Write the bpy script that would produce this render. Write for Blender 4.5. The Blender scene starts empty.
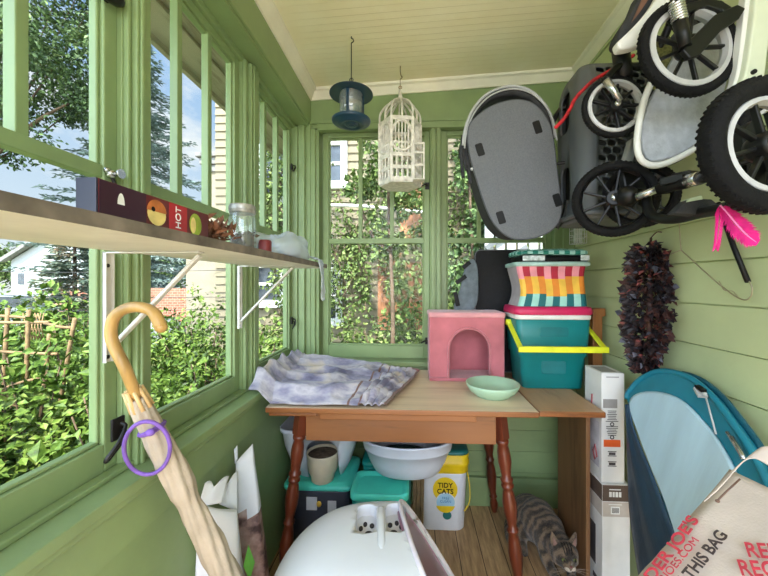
import bpy, bmesh, math, random
from mathutils import Vector, Matrix, Euler, noise
PI = math.pi
rnd = random.Random(7)
col = bpy.context.scene.collection
R = math.radians
CZ = 1.254; F = 341.0; K = 0.0494; CS = 1/math.sqrt(1+K*K)

# ---- where a point stands, from its direction and its true distance
def P(u, v, Y):
    t = (u-397)/F; X = Y*(t-K)/(1+K*t); zc = CS*(Y-K*X)
    return Vector((X, Y, CZ+(284-v)/F*zc))
def PX(u, v, X):
    t = (u-397)/F; Y = X*(1+K*t)/(t-K)
    return P(u, v, Y)
def PZ(u, v, Z):
    zc = (CZ-Z)*F/(v-284); t = (u-397)/F
    r = (t-K)/(1+K*t); Y = zc/CS/(1-K*r)
    return P(u, v, Y)

# ---- materials
def lin(c):
    out = []
    for x in c[:3]:
        x = x/255
        out.append(x/12.92 if x <= .04045 else ((x+.055)/1.055)**2.4)
    return tuple(out)+(1,)
def newmat(name):
    m = bpy.data.materials.new(name); m.use_nodes = True
    nt = m.node_tree; b = nt.nodes['Principled BSDF']
    return m, nt, b
def coords(nt, scale=(1,1,1), rot=(0,0,0), kind='Object'):
    tc = nt.nodes.new('ShaderNodeTexCoord'); mp = nt.nodes.new('ShaderNodeMapping')
    mp.inputs['Scale'].default_value = scale; mp.inputs['Rotation'].default_value = rot
    nt.links.new(tc.outputs[kind], mp.inputs[0]); return mp.outputs[0]
def noise_node(nt, vec, scale, detail=4, rough=.55):
    n = nt.nodes.new('ShaderNodeTexNoise'); n.inputs['Scale'].default_value = scale
    n.inputs['Detail'].default_value = detail; n.inputs['Roughness'].default_value = rough
    nt.links.new(vec, n.inputs['Vector']); return n.outputs['Fac']
def ramp(nt, fac, stops, interp='LINEAR'):
    r = nt.nodes.new('ShaderNodeValToRGB'); cr = r.color_ramp; cr.interpolation = interp
    while len(cr.elements) < len(stops): cr.elements.new(.5)
    for e, (p, c) in zip(cr.elements, stops): e.position = p; e.color = lin(c)
    nt.links.new(fac, r.inputs[0]); return r.outputs[0]
def bumpy(nt, b, fac, strength, dist=.01):
    bp = nt.nodes.new('ShaderNodeBump'); bp.inputs['Strength'].default_value = strength
    bp.inputs['Distance'].default_value = dist
    nt.links.new(fac, bp.inputs['Height']); nt.links.new(bp.outputs[0], b.inputs['Normal'])
def sh(c, k): return tuple(max(0, min(255, x*k)) for x in c)
def pm(name, c, rough=.55, var=.08, scale=9, bump=0, metal=0, stretch=(1,1,1), sub=0, bscale=None, stops=None, spec=.5, detail=4):
    m, nt, b = newmat(name)
    vec = coords(nt, stretch); n = noise_node(nt, vec, scale, detail)
    st = stops or [(.3, sh(c, 1-var)), (.7, sh(c, 1+var))]
    nt.links.new(ramp(nt, n, st), b.inputs['Base Color'])
    b.inputs['Roughness'].default_value = rough; b.inputs['Metallic'].default_value = metal
    b.inputs['Specular IOR Level'].default_value = spec
    if bump: bumpy(nt, b, noise_node(nt, vec, bscale or scale*4, 3), bump)
    if sub:
        b.inputs['Subsurface Weight'].default_value = sub; b.inputs['Subsurface Scale'].default_value = .01
    return m
def wood(name, c1, c2, axis='X', scale=14, rough=.45, bump=.15):
    m, nt, b = newmat(name)
    s = {'X': (.12, 1, 1), 'Y': (1, .12, 1), 'Z': (1, 1, .12)}[axis]
    vec = coords(nt, s); n = noise_node(nt, vec, scale, 8, .65); n2 = noise_node(nt, vec, scale*5, 3)
    mx = nt.nodes.new('ShaderNodeMath'); mx.operation = 'MULTIPLY_ADD'; mx.inputs[1].default_value = .3
    nt.links.new(n2, mx.inputs[0]); nt.links.new(n, mx.inputs[2])
    nt.links.new(ramp(nt, mx.outputs[0], [(.45, c2), (.62, sh(c1, .95)), (.8, c1)]), b.inputs['Base Color'])
    b.inputs['Roughness'].default_value = rough
    if bump: bumpy(nt, b, n2, bump, .003)
    return m
def clear(name, tint=(255,255,255), gloss=.06, rough=.02, body=0, bodycol=(230,235,240)):
    m = bpy.data.materials.new(name); m.use_nodes = True; nt = m.node_tree; nt.nodes.clear()
    o = nt.nodes.new('ShaderNodeOutputMaterial'); t = nt.nodes.new('ShaderNodeBsdfTransparent'); g = nt.nodes.new('ShaderNodeBsdfGlossy')
    t.inputs[0].default_value = lin(tint); g.inputs['Roughness'].default_value = rough
    mx = nt.nodes.new('ShaderNodeMixShader'); mx.inputs[0].default_value = gloss
    nt.links.new(t.outputs[0], mx.inputs[1]); nt.links.new(g.outputs[0], mx.inputs[2]); last = mx.outputs[0]
    if body:
        d = nt.nodes.new('ShaderNodeBsdfDiffuse'); d.inputs[0].default_value = lin(bodycol)
        m2 = nt.nodes.new('ShaderNodeMixShader'); m2.inputs[0].default_value = body
        nt.links.new(last, m2.inputs[1]); nt.links.new(d.outputs[0], m2.inputs[2]); last = m2.outputs[0]
    nt.links.new(last, o.inputs[0]); return m

# ---- mesh builder
class MB:
    def __init__(s): s.v = []; s.f = []; s.m = []; s.sm = []
    def add(s, vs, fs, mi=0, smooth=False, T=None):
        o = len(s.v)
        s.v += [(T @ Vector(p)) if T else Vector(p) for p in vs]
        for f in fs: s.f.append([i+o for i in f]); s.m.append(mi); s.sm.append(smooth)
        return s
    def box(s, c, d, mi=0, T=None, rot=None):
        x, y, z = d[0]/2, d[1]/2, d[2]/2
        vs = [Vector((a*x, b*y, e*z)) for a in (-1,1) for b in (-1,1) for e in (-1,1)]
        if rot: M = Euler(rot).to_matrix(); vs = [M @ p for p in vs]
        vs = [p+Vector(c) for p in vs]
        return s.add(vs, [(0,1,3,2),(4,6,7,5),(0,4,5,1),(2,3,7,6),(0,2,6,4),(1,5,7,3)], mi, False, T)
    def bb(s, x0, x1, y0, y1, z0, z1, mi=0, T=None):
        return s.box(((x0+x1)/2, (y0+y1)/2, (z0+z1)/2), (x1-x0, y1-y0, z1-z0), mi, T)
    def beam(s, a, b, w, h, mi=0, up=(0,0,1)):
        a = Vector(a); b = Vector(b); d = (b-a); L = d.length; d.normalize(); up = Vector(up)
        x = d.cross(up)
        if x.length < 1e-4: x = d.cross(Vector((0,1,0)))
        x.normalize(); y = x.cross(d)
        T = Matrix((x, d, y)).transposed().to_4x4(); T.translation = (a+b)/2
        return s.box((0,0,0), (w, L, h), mi, T)
    def rings(s, rs, mi=0, smooth=True, caps=True, closed=False, T=None):
        n = len(rs[0]); vs = [p for r in rs for p in r]; fs = []
        m = len(rs)
        for i in range(m if closed else m-1):
            j = (i+1) % m
            for k in range(n):
                l = (k+1) % n; fs.append((i*n+k, i*n+l, j*n+l, j*n+k))
        s.add(vs, fs, mi, smooth, T)
        if caps and not closed:
            o = len(s.v)-len(vs)
            for idx in (list(range(n))[::-1], [(m-1)*n+k for k in range(n)]):
                s.f.append([o+i for i in idx]); s.m.append(mi); s.sm.append(False)
        return s
    def tube(s, pts, r, n=8, mi=0, closed=False, caps=True, smooth=True, flat=1.0):
        pts = [Vector(p) for p in pts]; m = len(pts); rs = []
        prev = None
        for i, p in enumerate(pts):
            if closed: d = pts[(i+1) % m]-pts[i-1]
            else: d = pts[min(i+1, m-1)]-pts[max(i-1, 0)]
            d.normalize()
            if prev is None:
                a = d.cross(Vector((0,0,1)))
                if a.length < .05: a = d.cross(Vector((1,0,0)))
            else: a = prev-d*prev.dot(d)
            a.normalize(); prev = a; b = d.cross(a)
            q = r[i] if isinstance(r, (list, tuple)) else r
            rs.append([p+(a*math.cos(2*PI*k/n)+b*math.sin(2*PI*k/n)*flat)*q for k in range(n)])
        return s.rings(rs, mi, smooth, caps, closed)
    def lathe(s, prof, n=20, c=(0,0,0), mi=0, T=None, smooth=True, caps=True, sx=1, sy=1):
        M = Matrix.Translation(c) if T is None else T
        rs = [[Vector((r*math.cos(2*PI*k/n)*sx, r*math.sin(2*PI*k/n)*sy, z)) for k in range(n)] for r, z in prof]
        return s.rings(rs, mi, smooth, caps, False, M)
    def prism(s, poly, T, d, mi=0, smooth=False):
        n = len(poly)
        vs = [Vector((p[0], p[1], 0)) for p in poly]+[Vector((p[0], p[1], d)) for p in poly]
        fs = [list(range(n))[::-1], list(range(n, 2*n))]+[(i, (i+1) % n, n+(i+1) % n, n+i) for i in range(n)]
        return s.add(vs, fs, mi, smooth, T)
    def slab(s, pts, d, mi=0):
        """a closed outline of points in space given a real thickness vector d"""
        n = len(pts); d = Vector(d)
        vs = [Vector(p) for p in pts]+[Vector(p)+d for p in pts]
        return s.add(vs, [list(range(n)), list(range(n, 2*n))[::-1]]+[(i, n+i, n+(i+1) % n, (i+1) % n) for i in range(n)], mi)
    def ball(s, c, r, mi=0, n=14, m=9, T=None, p=1.0, rot=None):
        rx, ry, rz = (r, r, r) if not isinstance(r, (tuple, list)) else r
        f = lambda x: math.copysign(abs(x)**p, x)
        M = Euler(rot).to_matrix() if rot else Matrix.Identity(3)
        vs = []; fs = []
        for i in range(m+1):
            a = -PI/2+PI*i/m
            for k in range(n):
                b = 2*PI*k/n
                vs.append(M @ Vector((rx*f(math.cos(a))*f(math.cos(b)), ry*f(math.cos(a))*f(math.sin(b)), rz*f(math.sin(a))))+Vector(c))
        for i in range(m):
            for k in range(n):
                l = (k+1) % n; fs.append((i*n+k, i*n+l, (i+1)*n+l, (i+1)*n+k))
        return s.add(vs, fs, mi, True, T)
    def torus(s, c, r, q, axis=(0,1,0), n=36, m=10, mi=0, sq=1.0, a0=0, a1=2*PI):
        ax = Vector(axis).normalized(); a = ax.orthogonal().normalized(); b = ax.cross(a); c = Vector(c)
        full = abs(a1-a0-2*PI) < 1e-6; rs = []
        for i in range(n if full else n+1):
            t = a0+(a1-a0)*i/n; d = a*math.cos(t)+b*math.sin(t)
            rs.append([c+d*(r+q*math.cos(2*PI*k/m))+ax*q*sq*math.sin(2*PI*k/m) for k in range(m)])
        return s.rings(rs, mi, True, not full, full)
    def leaf(s, p, d, w, L, nrm, mi=0, fold=.25):
        d = d.normalized(); x = d.cross(nrm)
        if x.length < 1e-3: x = d.orthogonal()
        x.normalize(); n = x.cross(d)
        return s.add([p, p+d*L*.45+x*w/2+n*w*fold, p+d*L, p+d*L*.45-x*w/2+n*w*fold], [(0,1,2),(0,2,3)], mi)
    def build(s, name, mats, parent=None, bevel=0, seg=2, world=False, subsurf=0, solid=0, autosmooth=False, mods=None):
        me = bpy.data.meshes.new(name)
        vs = s.v
        if world and parent is not None:
            inv = parent_mat(parent).inverted(); vs = [inv @ p for p in vs]
        me.from_pydata([tuple(p) for p in vs], [], s.f)
        if not isinstance(mats, (list, tuple)): mats = [mats]
        for m in mats: me.materials.append(m)
        me.polygons.foreach_set('material_index', s.m); me.polygons.foreach_set('use_smooth', s.sm)
        b = bmesh.new(); b.from_mesh(me); bmesh.ops.recalc_face_normals(b, faces=b.faces)
        b.to_mesh(me); b.free(); me.update()
        o = bpy.data.objects.new(name, me); col.objects.link(o)
        if parent is not None: o.parent = parent
        if solid:
            md = o.modifiers.new('solid', 'SOLIDIFY'); md.thickness = solid; md.offset = 0
        if bevel:
            md = o.modifiers.new('bevel', 'BEVEL'); md.width = bevel; md.segments = seg; md.limit_method = 'ANGLE'; md.angle_limit = R(40)
            md.harden_normals = False
        if subsurf:
            md = o.modifiers.new('sub', 'SUBSURF'); md.levels = subsurf; md.render_levels = subsurf
        return o
def parent_mat(o):
    M = Matrix.LocRotScale(o.location, o.rotation_euler, o.scale)
    return parent_mat(o.parent) @ M if o.parent else M
def tag(o, label, cat, group=None, kind=None):
    o['label'] = label; o['category'] = cat
    if group: o['group'] = group
    if kind: o['kind'] = kind
    return o
def struct(o, label=None):
    o['kind'] = 'structure'
    if label: o['label'] = label
    return o
def thing(name, label, cat, loc=(0,0,0), rot=(0,0,0), group=None):
    o = bpy.data.objects.new(name, None); o.empty_display_size = .05; col.objects.link(o)
    o.location = loc; o.rotation_euler = rot
    return tag(o, label, cat, group)
def kids(o): return [c for c in bpy.data.objects if c.parent == o]
def dup(o, parent=None, label=None):
    c = o.copy(); col.objects.link(c); c.parent = parent
    if label: c['label'] = label
    for k in kids(o): dup(k, c)
    return c
def bake(o):
    """apply the modifiers of o into its mesh"""
    dg = bpy.context.evaluated_depsgraph_get(); dg.update()
    me = bpy.data.meshes.new_from_object(o.evaluated_get(dg)); old = o.data
    o.modifiers.clear(); o.data = me; me.name = old.name
    return o
def text(name, body, size, m, T, parent=None, align='CENTER', ext=.0006, sx=1, bold=0):
    cu = bpy.data.curves.new(name, 'FONT'); cu.body = body; cu.size = size; cu.extrude = ext
    cu.align_x = align; cu.align_y = 'CENTER'; cu.offset = bold; cu.space_line = .9
    o = bpy.data.objects.new(name, cu); col.objects.link(o)
    dg = bpy.context.evaluated_depsgraph_get(); dg.update()
    me = bpy.data.meshes.new_from_object(o.evaluated_get(dg))
    bpy.data.objects.remove(o)
    me.transform(Matrix.Diagonal((sx, 1, 1, 1))); me.transform(T if parent is None else parent_mat(parent).inverted() @ T)
    me.materials.clear(); me.materials.append(m)
    o = bpy.data.objects.new(name, me); col.objects.link(o); o.parent = parent
    return o
def frame(o, x, y):
    """matrix with origin o, x axis along x, y axis as near y as can be"""
    x = Vector(x).normalized(); y = Vector(y); z = x.cross(y).normalized(); y = z.cross(x)
    T = Matrix((x, y, z)).transposed().to_4x4(); T.translation = Vector(o); return T
def bez(pts, n=8):
    """smooth curve through pts (Catmull-Rom)"""
    pts = [Vector(p) for p in pts]; out = []
    for i in range(len(pts)-1):
        a = pts[max(i-1, 0)]; b = pts[i]; c = pts[i+1]; d = pts[min(i+2, len(pts)-1)]
        for k in range(n):
            t = k/n
            out.append(.5*((2*b)+(c-a)*t+(2*a-5*b+4*c-d)*t*t+(3*b-a-3*c+d)*t**3))
    return out+[pts[-1]]
def bezc(pts, n=6):
    pts = [Vector(p) for p in pts]; m = len(pts); out = []
    for i in range(m):
        a, b, c, d = pts[i-1], pts[i], pts[(i+1) % m], pts[(i+2) % m]
        for k in range(n):
            t = k/n
            out.append(.5*((2*b)+(c-a)*t+(2*a-5*b+4*c-d)*t*t+(3*b-a-3*c+d)*t**3))
    return out
def rrect(w, h, r, n=5):
    out = []
    for cx, cy, a in ((w/2-r, h/2-r, 0), (-w/2+r, h/2-r, 90), (-w/2+r, -h/2+r, 180), (w/2-r, -h/2+r, 270)):
        for i in range(n+1):
            t = R(a+90*i/n); out.append((cx+r*math.cos(t), cy+r*math.sin(t)))
    return out
def rvec(r=rnd):
    while 1:
        v = Vector((r.uniform(-1,1), r.uniform(-1,1), r.uniform(-1,1)))
        if .05 < v.length < 1: return v
# =============================================================== materials
GREEN = (134,154,104)
m_green = pm('green_paint', GREEN, .42, .04, 6, bump=.04, bscale=60)
m_wallg = pm('green_siding_paint', (190,200,150), .48, .05, 3, bump=.05, bscale=50)
m_cream = pm('cream_paint', (240,234,212), .5, .04, 5)
m_glass = clear('window_glass', (252,255,253), .006)
m_iron = pm('black_iron', (40,38,38), .4, .2, 30, metal=.6)
m_chrome = pm('chrome', (190,190,188), .22, .1, 30, metal=1)
m_white = pm('white_paint', (232,230,224), .45, .04, 12)
m_black = pm('black_plastic', (15,15,16), .5, .2, 20, spec=.25)

# ceiling: beadboard
def beadboard():
    m, nt, b = newmat('beadboard_ceiling'); vec = coords(nt)
    w = nt.nodes.new('ShaderNodeTexWave'); w.wave_type = 'BANDS'; w.bands_direction = 'Y'; w.wave_profile = 'SAW'
    w.inputs['Scale'].default_value = 8.5; nt.links.new(vec, w.inputs['Vector'])
    r = nt.nodes.new('ShaderNodeValToRGB'); r.color_ramp.elements[0].position = .86; r.color_ramp.elements[1].position = .97
    r.color_ramp.elements[0].color = (1,1,1,1); r.color_ramp.elements[1].color = (0,0,0,1)
    nt.links.new(w.outputs['Fac'], r.inputs[0]); bumpy(nt, b, r.outputs[0], .22, .003)
    n = noise_node(nt, vec, 5); c = ramp(nt, n, [(.3, (246,236,196)), (.7, (252,245,212))])
    nt.links.new(c, b.inputs['Base Color'])
    b.inputs['Roughness'].default_value = .5
    return m
def planks():
    m, nt, b = newmat('floor_boards'); vec = coords(nt, (1,1,1), (0,0,PI/2))
    br = nt.nodes.new('ShaderNodeTexBrick'); br.inputs['Scale'].default_value = 1
    br.inputs['Brick Width'].default_value = 1.4; br.inputs['Row Height'].default_value = .105; br.inputs['Mortar Size'].default_value = .002
    br.inputs['Color1'].default_value = lin((216,182,140)); br.inputs['Color2'].default_value = lin((194,160,120)); br.inputs['Mortar'].default_value = lin((70,55,40))
    nt.links.new(vec, br.inputs['Vector'])
    n = noise_node(nt, coords(nt, (9,1,9)), 6, 7, .65)
    mx = nt.nodes.new('ShaderNodeMix'); mx.data_type = 'RGBA'; mx.blend_type = 'MULTIPLY'; mx.inputs[0].default_value = .7
    nt.links.new(br.outputs['Color'], mx.inputs[6]); nt.links.new(ramp(nt, n, [(.35, (150,125,100)), (.65, (255,250,240))]), mx.inputs[7])
    nt.links.new(mx.outputs[2], b.inputs['Base Color']); b.inputs['Roughness'].default_value = .5
    return m
YB = -1.0      # the porch is open at its near end
D = 1.97
def zc_(x): return 2.38+.048*(x+.60)
o = MB().bb(-.80, 1.02, YB-.5, 2.1, -.12, 0).build('floor', planks()); struct(o, 'worn wooden floor boards of the porch')
mb = MB()
mb.add([(-.85,YB,zc_(-.85)),(1.05,YB,zc_(1.05)),(1.05,2.1,zc_(1.05)),(-.85,2.1,zc_(-.85)),(-.85,YB,zc_(-.85)+.1),(1.05,YB,zc_(1.05)+.1),(1.05,2.1,zc_(1.05)+.1),(-.85,2.1,zc_(-.85)+.1)],
       [(0,1,2,3),(7,6,5,4),(0,4,5,1),(1,5,6,2),(2,6,7,3),(3,7,4,0)])
struct(mb.build('ceiling', beadboard()), 'cream beadboard ceiling')
# right wall: lap siding
mb = MB(); zs = 1.191-.132*10
T = frame((0,YB,0), (1,0,0), (0,0,1))      # prism along -y of the frame normal
mb.bb(.922, 1.02, YB, D+.1, -.02, 2.47)
for k in range(21):
    z0 = zs+.132*k+.0025; z1 = z0+.127
    if z0 > 2.46: break
    a = max(z0, -.02)
    mb.add([(.908,YB,a),(.914,YB,z1),(.93,YB,z1),(.93,YB,a),(.908,D+.1,a),(.914,D+.1,z1),(.93,D+.1,z1),(.93,D+.1,a)],
           [(0,1,5,4),(0,4,7,3),(1,2,6,5),(2,3,7,6),(0,3,2,1),(4,5,6,7)])
struct(mb.build('wall_right', m_wallg), 'pale green lap siding of the house wall')
# left knee wall: apron board and lap boards
mb = MB()
mb.bb(-.80, -.655, YB, 2.1, 0, .80)
mb.bb(-.66, -.634, YB, D+.06, .675, .80)
for k in range(6):
    z1 = .672-.118*k; z0 = max(z1-.113, 0)
    if z1 < .02: break
    mb.add([(-.640,YB,z0),(-.645,YB,z1),(-.70,YB,z1),(-.70,YB,z0),(-.640,D+.06,z0),(-.645,D+.06,z1),(-.70,D+.06,z1),(-.70,D+.06,z0)],
           [(0,1,5,4),(0,4,7,3),(1,2,6,5),(2,3,7,6),(0,3,2,1),(4,5,6,7)])
struct(mb.build('wall_left', m_green), 'green boarded knee wall below the windows')
# sill: nosing, ledge, groove
mb = MB()
mb.bb(-.70, -.614, YB, D, .792, .818)
mb.bb(-.70, -.672, YB, D, .818, .830)
mb.bb(-.63, -.622, YB, D, .775, .792)
struct(mb.build('trim_1', m_green, bevel=.003), 'green window sill along the left wall')
# beam over the left windows
mb = MB(); mb.bb(-.76, -.602, YB, D+.02, 2.185, 2.42); mb.bb(-.72,-.612,YB,D,2.172,2.185)
mb.bb(-.745, -.685, YB, D+.02, 2.150, 2.19)
struct(mb.build('trim_2', m_green, bevel=.004), 'green beam above the left windows')
# crown strips
def crown(name, a, b, inw):
    a = Vector(a); b = Vector(b); i = Vector(inw); z = Vector((0,0,1))
    prof = [(0,0),(0,-.055),(.008,-.055),(.012,-.045),(.03,-.018),(.042,-.012),(.045,0)]
    mb = MB(); mb.rings([[p+i*q[0]+z*q[1] for q in prof] for p in (a, b)], 0, False)
    return struct(mb.build(name, m_cream), 'cream crown moulding')
crown('trim_3', (-.602,YB,zc_(-.602)), (-.602,D,zc_(-.602)), (1,0,0.05))
crown('trim_4', (-.602,D-.001,zc_(-.602)), (.915,D-.001,zc_(.915)), (0,-1,0))
crown('trim_5', (.915,YB,zc_(.915)), (.915,D,zc_(.915)), (-1,0,-.05))
# ---- windows of the left wall
LW = [(-.87,-.425,False),(-.305,.150,False),(.27,.740,True),(.848,1.305,True),(1.45,1.893,True)]
ZB, ZT, ZR = .89, 2.125, 1.51
def sash_parts(axis, a, b, pl, dirn, n, lat=True):
    """sash in the plane axis=pl; a..b glass extent; dirn = sign towards the room"""
    def bx(mb, s0, s1, d0, d1, z0, z1, mi=0):
        lo, hi = sorted((pl+dirn*d0, pl+dirn*d1))
        if axis == 'X': mb.bb(lo, hi, s0, s1, z0, z1, mi)
        else: mb.bb(s0, s1, lo, hi, z0, z1, mi)
    w = .034
    mb = MB()
    bx(mb, a-w, a, -.02, .018, ZB-.075, ZT+.03); bx(mb, b, b+w, -.02, .018, ZB-.075, ZT+.03)
    bx(mb, a, b, -.02, .018, ZB-.075, ZB); bx(mb, a, b, -.02, .018, ZT, ZT+.03)
    # glazing bead
    bx(mb, a, a+.008, -.012, .008, ZB, ZT); bx(mb, b-.008, b, -.012, .008, ZB, ZT); bx(mb, a, b, -.012, .008, ZB, ZB+.008); bx(mb, a, b, -.012, .008, ZT-.008, ZT)
    win = struct(mb.build('window_%d' % n, m_green, bevel=.003), 'green framed porch window with three lights over one pane')
    mb = MB(); bx(mb, a, b, -.014, .014, ZR-.015, ZR+.015)
    for k in (1, 2):
        s = a+(b-a)*k/3; bx(mb, s-.011, s+.011, -.013, .012, ZR, ZT)
    mb.build('muntin', m_green, win, bevel=.002)
    mb = MB(); bx(mb, a-.004, b+.004, -.004, -.001, ZB-.004, ZT+.004); mb.build('glass_pane', m_glass, win)
    return win
wins = []
for i, (a, b, vis) in enumerate(LW): wins.append(sash_parts('X', a, b, -.72, 1, i+1))
# casings between the left windows
def post(name, y0, y1):
    mb = MB(); mb.bb(-.742, -.690, y0, y1, .80, 2.16)
    w = y1-y0
    mb.bb(-.69, -.676, y0+.002, y0+w*.32, .818, 2.16); mb.bb(-.69, -.664, y0+w*.36, y1+.018, .818, 2.16); mb.bb(-.664, -.657, y0+w*.52, y0+w*.80, .818, 2.16)
    struct(mb.build(name, m_green, bevel=.003), 'green post between the porch windows')
ps = [(YB,-.904)]+[(LW[i][1]+.034, LW[i+1][0]-.034) for i in range(4)]
for i, (a, b) in enumerate(ps): post('trim_%d' % (6+i), a, b)
# corner post
mb = MB(); mb.bb(-.742, -.668, 1.928, 2.08, .80, 2.16); mb.bb(-.668,-.63,1.938,D+.01,.80,2.20)
mb.bb(-.64,-.60,1.955,2.08,.0,2.20); mb.bb(-.61,-.575,1.96,2.08,.80,2.16); mb.bb(-.578,-.555,1.972,2.08,.80,2.16)
struct(mb.build('trim_11', m_green, bevel=.003), 'green corner post')
# ---- back wall
BW = [(-.508,.059),(.193,.760)]
mb = MB(); mb.bb(-.62, 1.0, D, 2.12, 0, .80); mb.bb(-.62, 1.0, D, 2.12, 2.165, 2.46)
mb.bb(.794, 1.0, D, 2.12, .8, 2.165)
for k in range(6):
    z1 = .785-.12*k; z0 = max(z1-.116, .0)
    mb.add([(-.62,D-.012,z0),(-.62,D-.008,z1),(1,D-.008,z1),(1,D-.012,z0),(-.62,D+.02,z0),(-.62,D+.02,z1),(1,D+.02,z1),(1,D+.02,z0)],
           [(0,1,2,3),(0,3,7,4),(4,5,6,7),(1,5,6,2),(0,4,5,1),(3,2,6,7)])
struct(mb.build('wall_back', m_green), 'green end wall of the porch')
mb = MB(); mb.bb(-.62, .92, D-.026, D, 0, .15); mb.bb(-.62,.92,D-.032,D,.135,.165)
struct(mb.build('baseboard_back', m_green, bevel=.003))
mb = MB(); mb.bb(.093, .159, D+.012, 2.1, .80, 2.165); mb.bb(.10,.122,D,2.1,.80,2.165); mb.bb(.130,.152,D-.002,2.1,.80,2.165)
struct(mb.build('trim_12', m_green, bevel=.003), 'green post between the end windows')
mb = MB(); mb.bb(-.56, .93, D-.012, D+.03, 2.15, 2.19); mb.bb(-.60,.92,D-.02,D+.01,2.185,2.20)
mb.bb(.794,.83,D-.004,2.1,.8,2.16); mb.bb(.84,.875,D-.01,2.1,.8,2.16)
struct(mb.build('trim_13', m_green, bevel=.003), 'green head casing over the end windows')
mb = MB(); mb.bb(-.575, .92, D-.035, D+.03, .785, .812)
struct(mb.build('trim_14', m_green, bevel=.003), 'green sill under the end windows')
for i, (a, b) in enumerate(BW): wins.append(sash_parts('Y', a, b, 2.03, -1, 6+i))
# ---- window hardware
def latch(w, c, s=1.0):
    c = Vector(c)
    mb = MB(); mb.box(c, (.006, .034*s, .05*s)); mb.build('latch_plate', m_iron, w, bevel=.002)
    mb = MB()
    mb.tube(bez([c+Vector((.008,.0,.012*s)), c+Vector((.022,-.004,.006*s)), c+Vector((.028,-.030*s,-.020*s)), c+Vector((.022,-.050*s,-.042*s)), c+Vector((.018,-.046*s,-.050*s)), c+Vector((.016,-.014*s,-.032*s)), c+Vector((.012,.006,-.012*s)), c+Vector((.008,.006,-.002))], 6), .0042*s, 8)
    mb.build('latch_lever', m_iron, w)
latch(wins[2], (-.674, .745, .925))
latch(wins[4], (-.694, 1.91, 1.045), .8)
latch(wins[4], (-.694, 1.91, 1.92), .7)
def latch_y(w, c):
    c = Vector(c)
    mb = MB(); mb.box(c, (.024,.006,.04)); mb.build('latch_plate', m_iron, w, bevel=.002)
    mb = MB(); mb.tube(bez([c+Vector((0,-.006,0)), c+Vector((-.012,-.022,.004)), c+Vector((-.036,-.022,-.008))], 5), .005); mb.build('latch_lever', m_iron, w)
latch_y(wins[5], (.078, 2.008, .92)); latch_y(wins[5], (.078, 2.008, 1.83))
# casement stay: chrome knob with a dark rod
k = P(111,174,.745); mb = MB(); mb.ball(k, .011); mb.lathe([(.006,0),(.006,.02),(.011,.022),(.011,.026)], 12, (0,0,0), 0, frame(k, (0,1,0), (0,0,1)))
mb.ball(k+Vector((-.002,-.008,.006)), .007); mb.build('stay_knob', m_chrome, wins[2])
mb = MB(); mb.tube([k, P(117,190,.755), P(123,203,.765)], .0042); mb.build('stay_rod', m_iron, wins[2])
mb = MB(); kk = Vector((-.68,.735,1.905)); mb.ball(kk, (.02,.03,.016)); mb.bb(-.70,-.67,.725,.745,1.895,1.93); mb.build('blind_bracket', m_iron, wins[2])
# =============================================================== world
W = bpy.data.worlds.new('sky'); bpy.context.scene.world = W; W.use_nodes = True
nt = W.node_tree; bg = nt.nodes['Background']
tc = nt.nodes.new('ShaderNodeTexCoord'); sp = nt.nodes.new('ShaderNodeSeparateXYZ'); nt.links.new(tc.outputs['Generated'], sp.inputs[0])
base = ramp(nt, sp.outputs['Z'], [(0, (236,240,244)), (.12, (214,228,244)), (.5, (158,194,238)), (1, (120,165,225))])
cl = noise_node(nt, coords(nt, (2.2,2.2,4.5), kind='Generated'), 1.6, 6, .6)
cf = ramp(nt, cl, [(.46, (0,0,0)), (.62, (255,255,255))])
mx = nt.nodes.new('ShaderNodeMix'); mx.data_type = 'RGBA'; nt.links.new(cf, mx.inputs[0]); nt.links.new(base, mx.inputs[6]); mx.inputs[7].default_value = lin((246,247,250))
# bright haze added to the unseen sky behind the house end, lighting the porch
dt = nt.nodes.new('ShaderNodeVectorMath'); dt.operation = 'DOT_PRODUCT'; nt.links.new(tc.outputs['Generated'], dt.inputs[0])
dt.inputs[1].default_value = Vector((-.15,-.95,.22)).normalized()
rp = nt.nodes.new('ShaderNodeMapRange'); rp.interpolation_type = 'SMOOTHSTEP'; nt.links.new(dt.outputs['Value'], rp.inputs[0])
rp.inputs[1].default_value = .1; rp.inputs[2].default_value = .95; rp.inputs[3].default_value = .60; rp.inputs[4].default_value = 4.4
nt.links.new(mx.outputs[2], bg.inputs[0]); nt.links.new(rp.outputs[0], bg.inputs[1])
sl = bpy.data.lights.new('sun', 'SUN'); sl.energy = 7.5; sl.angle = R(6); sl.color = (1,.95,.86)
so = bpy.data.objects.new('sun', sl); col.objects.link(so); so.rotation_euler = (R(36), 0, R(-4))

# =============================================================== outside
G0 = -.55
def leafmat(name, cs, scale=3.0, rough=.55):
    m, nt, b = newmat(name); vec = coords(nt)
    n = noise_node(nt, vec, scale, 2); n2 = noise_node(nt, vec, scale*9, 2)
    md = nt.nodes.new('ShaderNodeMath'); md.operation = 'ADD'; nt.links.new(n, md.inputs[0]); nt.links.new(n2, md.inputs[1])
    hf = nt.nodes.new('ShaderNodeMath'); hf.operation = 'MULTIPLY'; hf.inputs[1].default_value = .5; nt.links.new(md.outputs[0], hf.inputs[0])
    k = len(cs); nt.links.new(ramp(nt, hf.outputs[0], [(.36+.30*i/(k-1), c) for i, c in enumerate(cs)]), b.inputs['Base Color'])
    b.inputs['Roughness'].default_value = rough; b.inputs['Specular IOR Level'].default_value = .3
    return m
m_leaf = leafmat('bright_leaves', [(38,56,18),(66,92,28),(98,122,46),(132,142,74)], 4)
m_leafd = leafmat('tree_leaves', [(36,54,36),(66,88,54),(96,120,70),(130,148,92)], 1.2)
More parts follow.
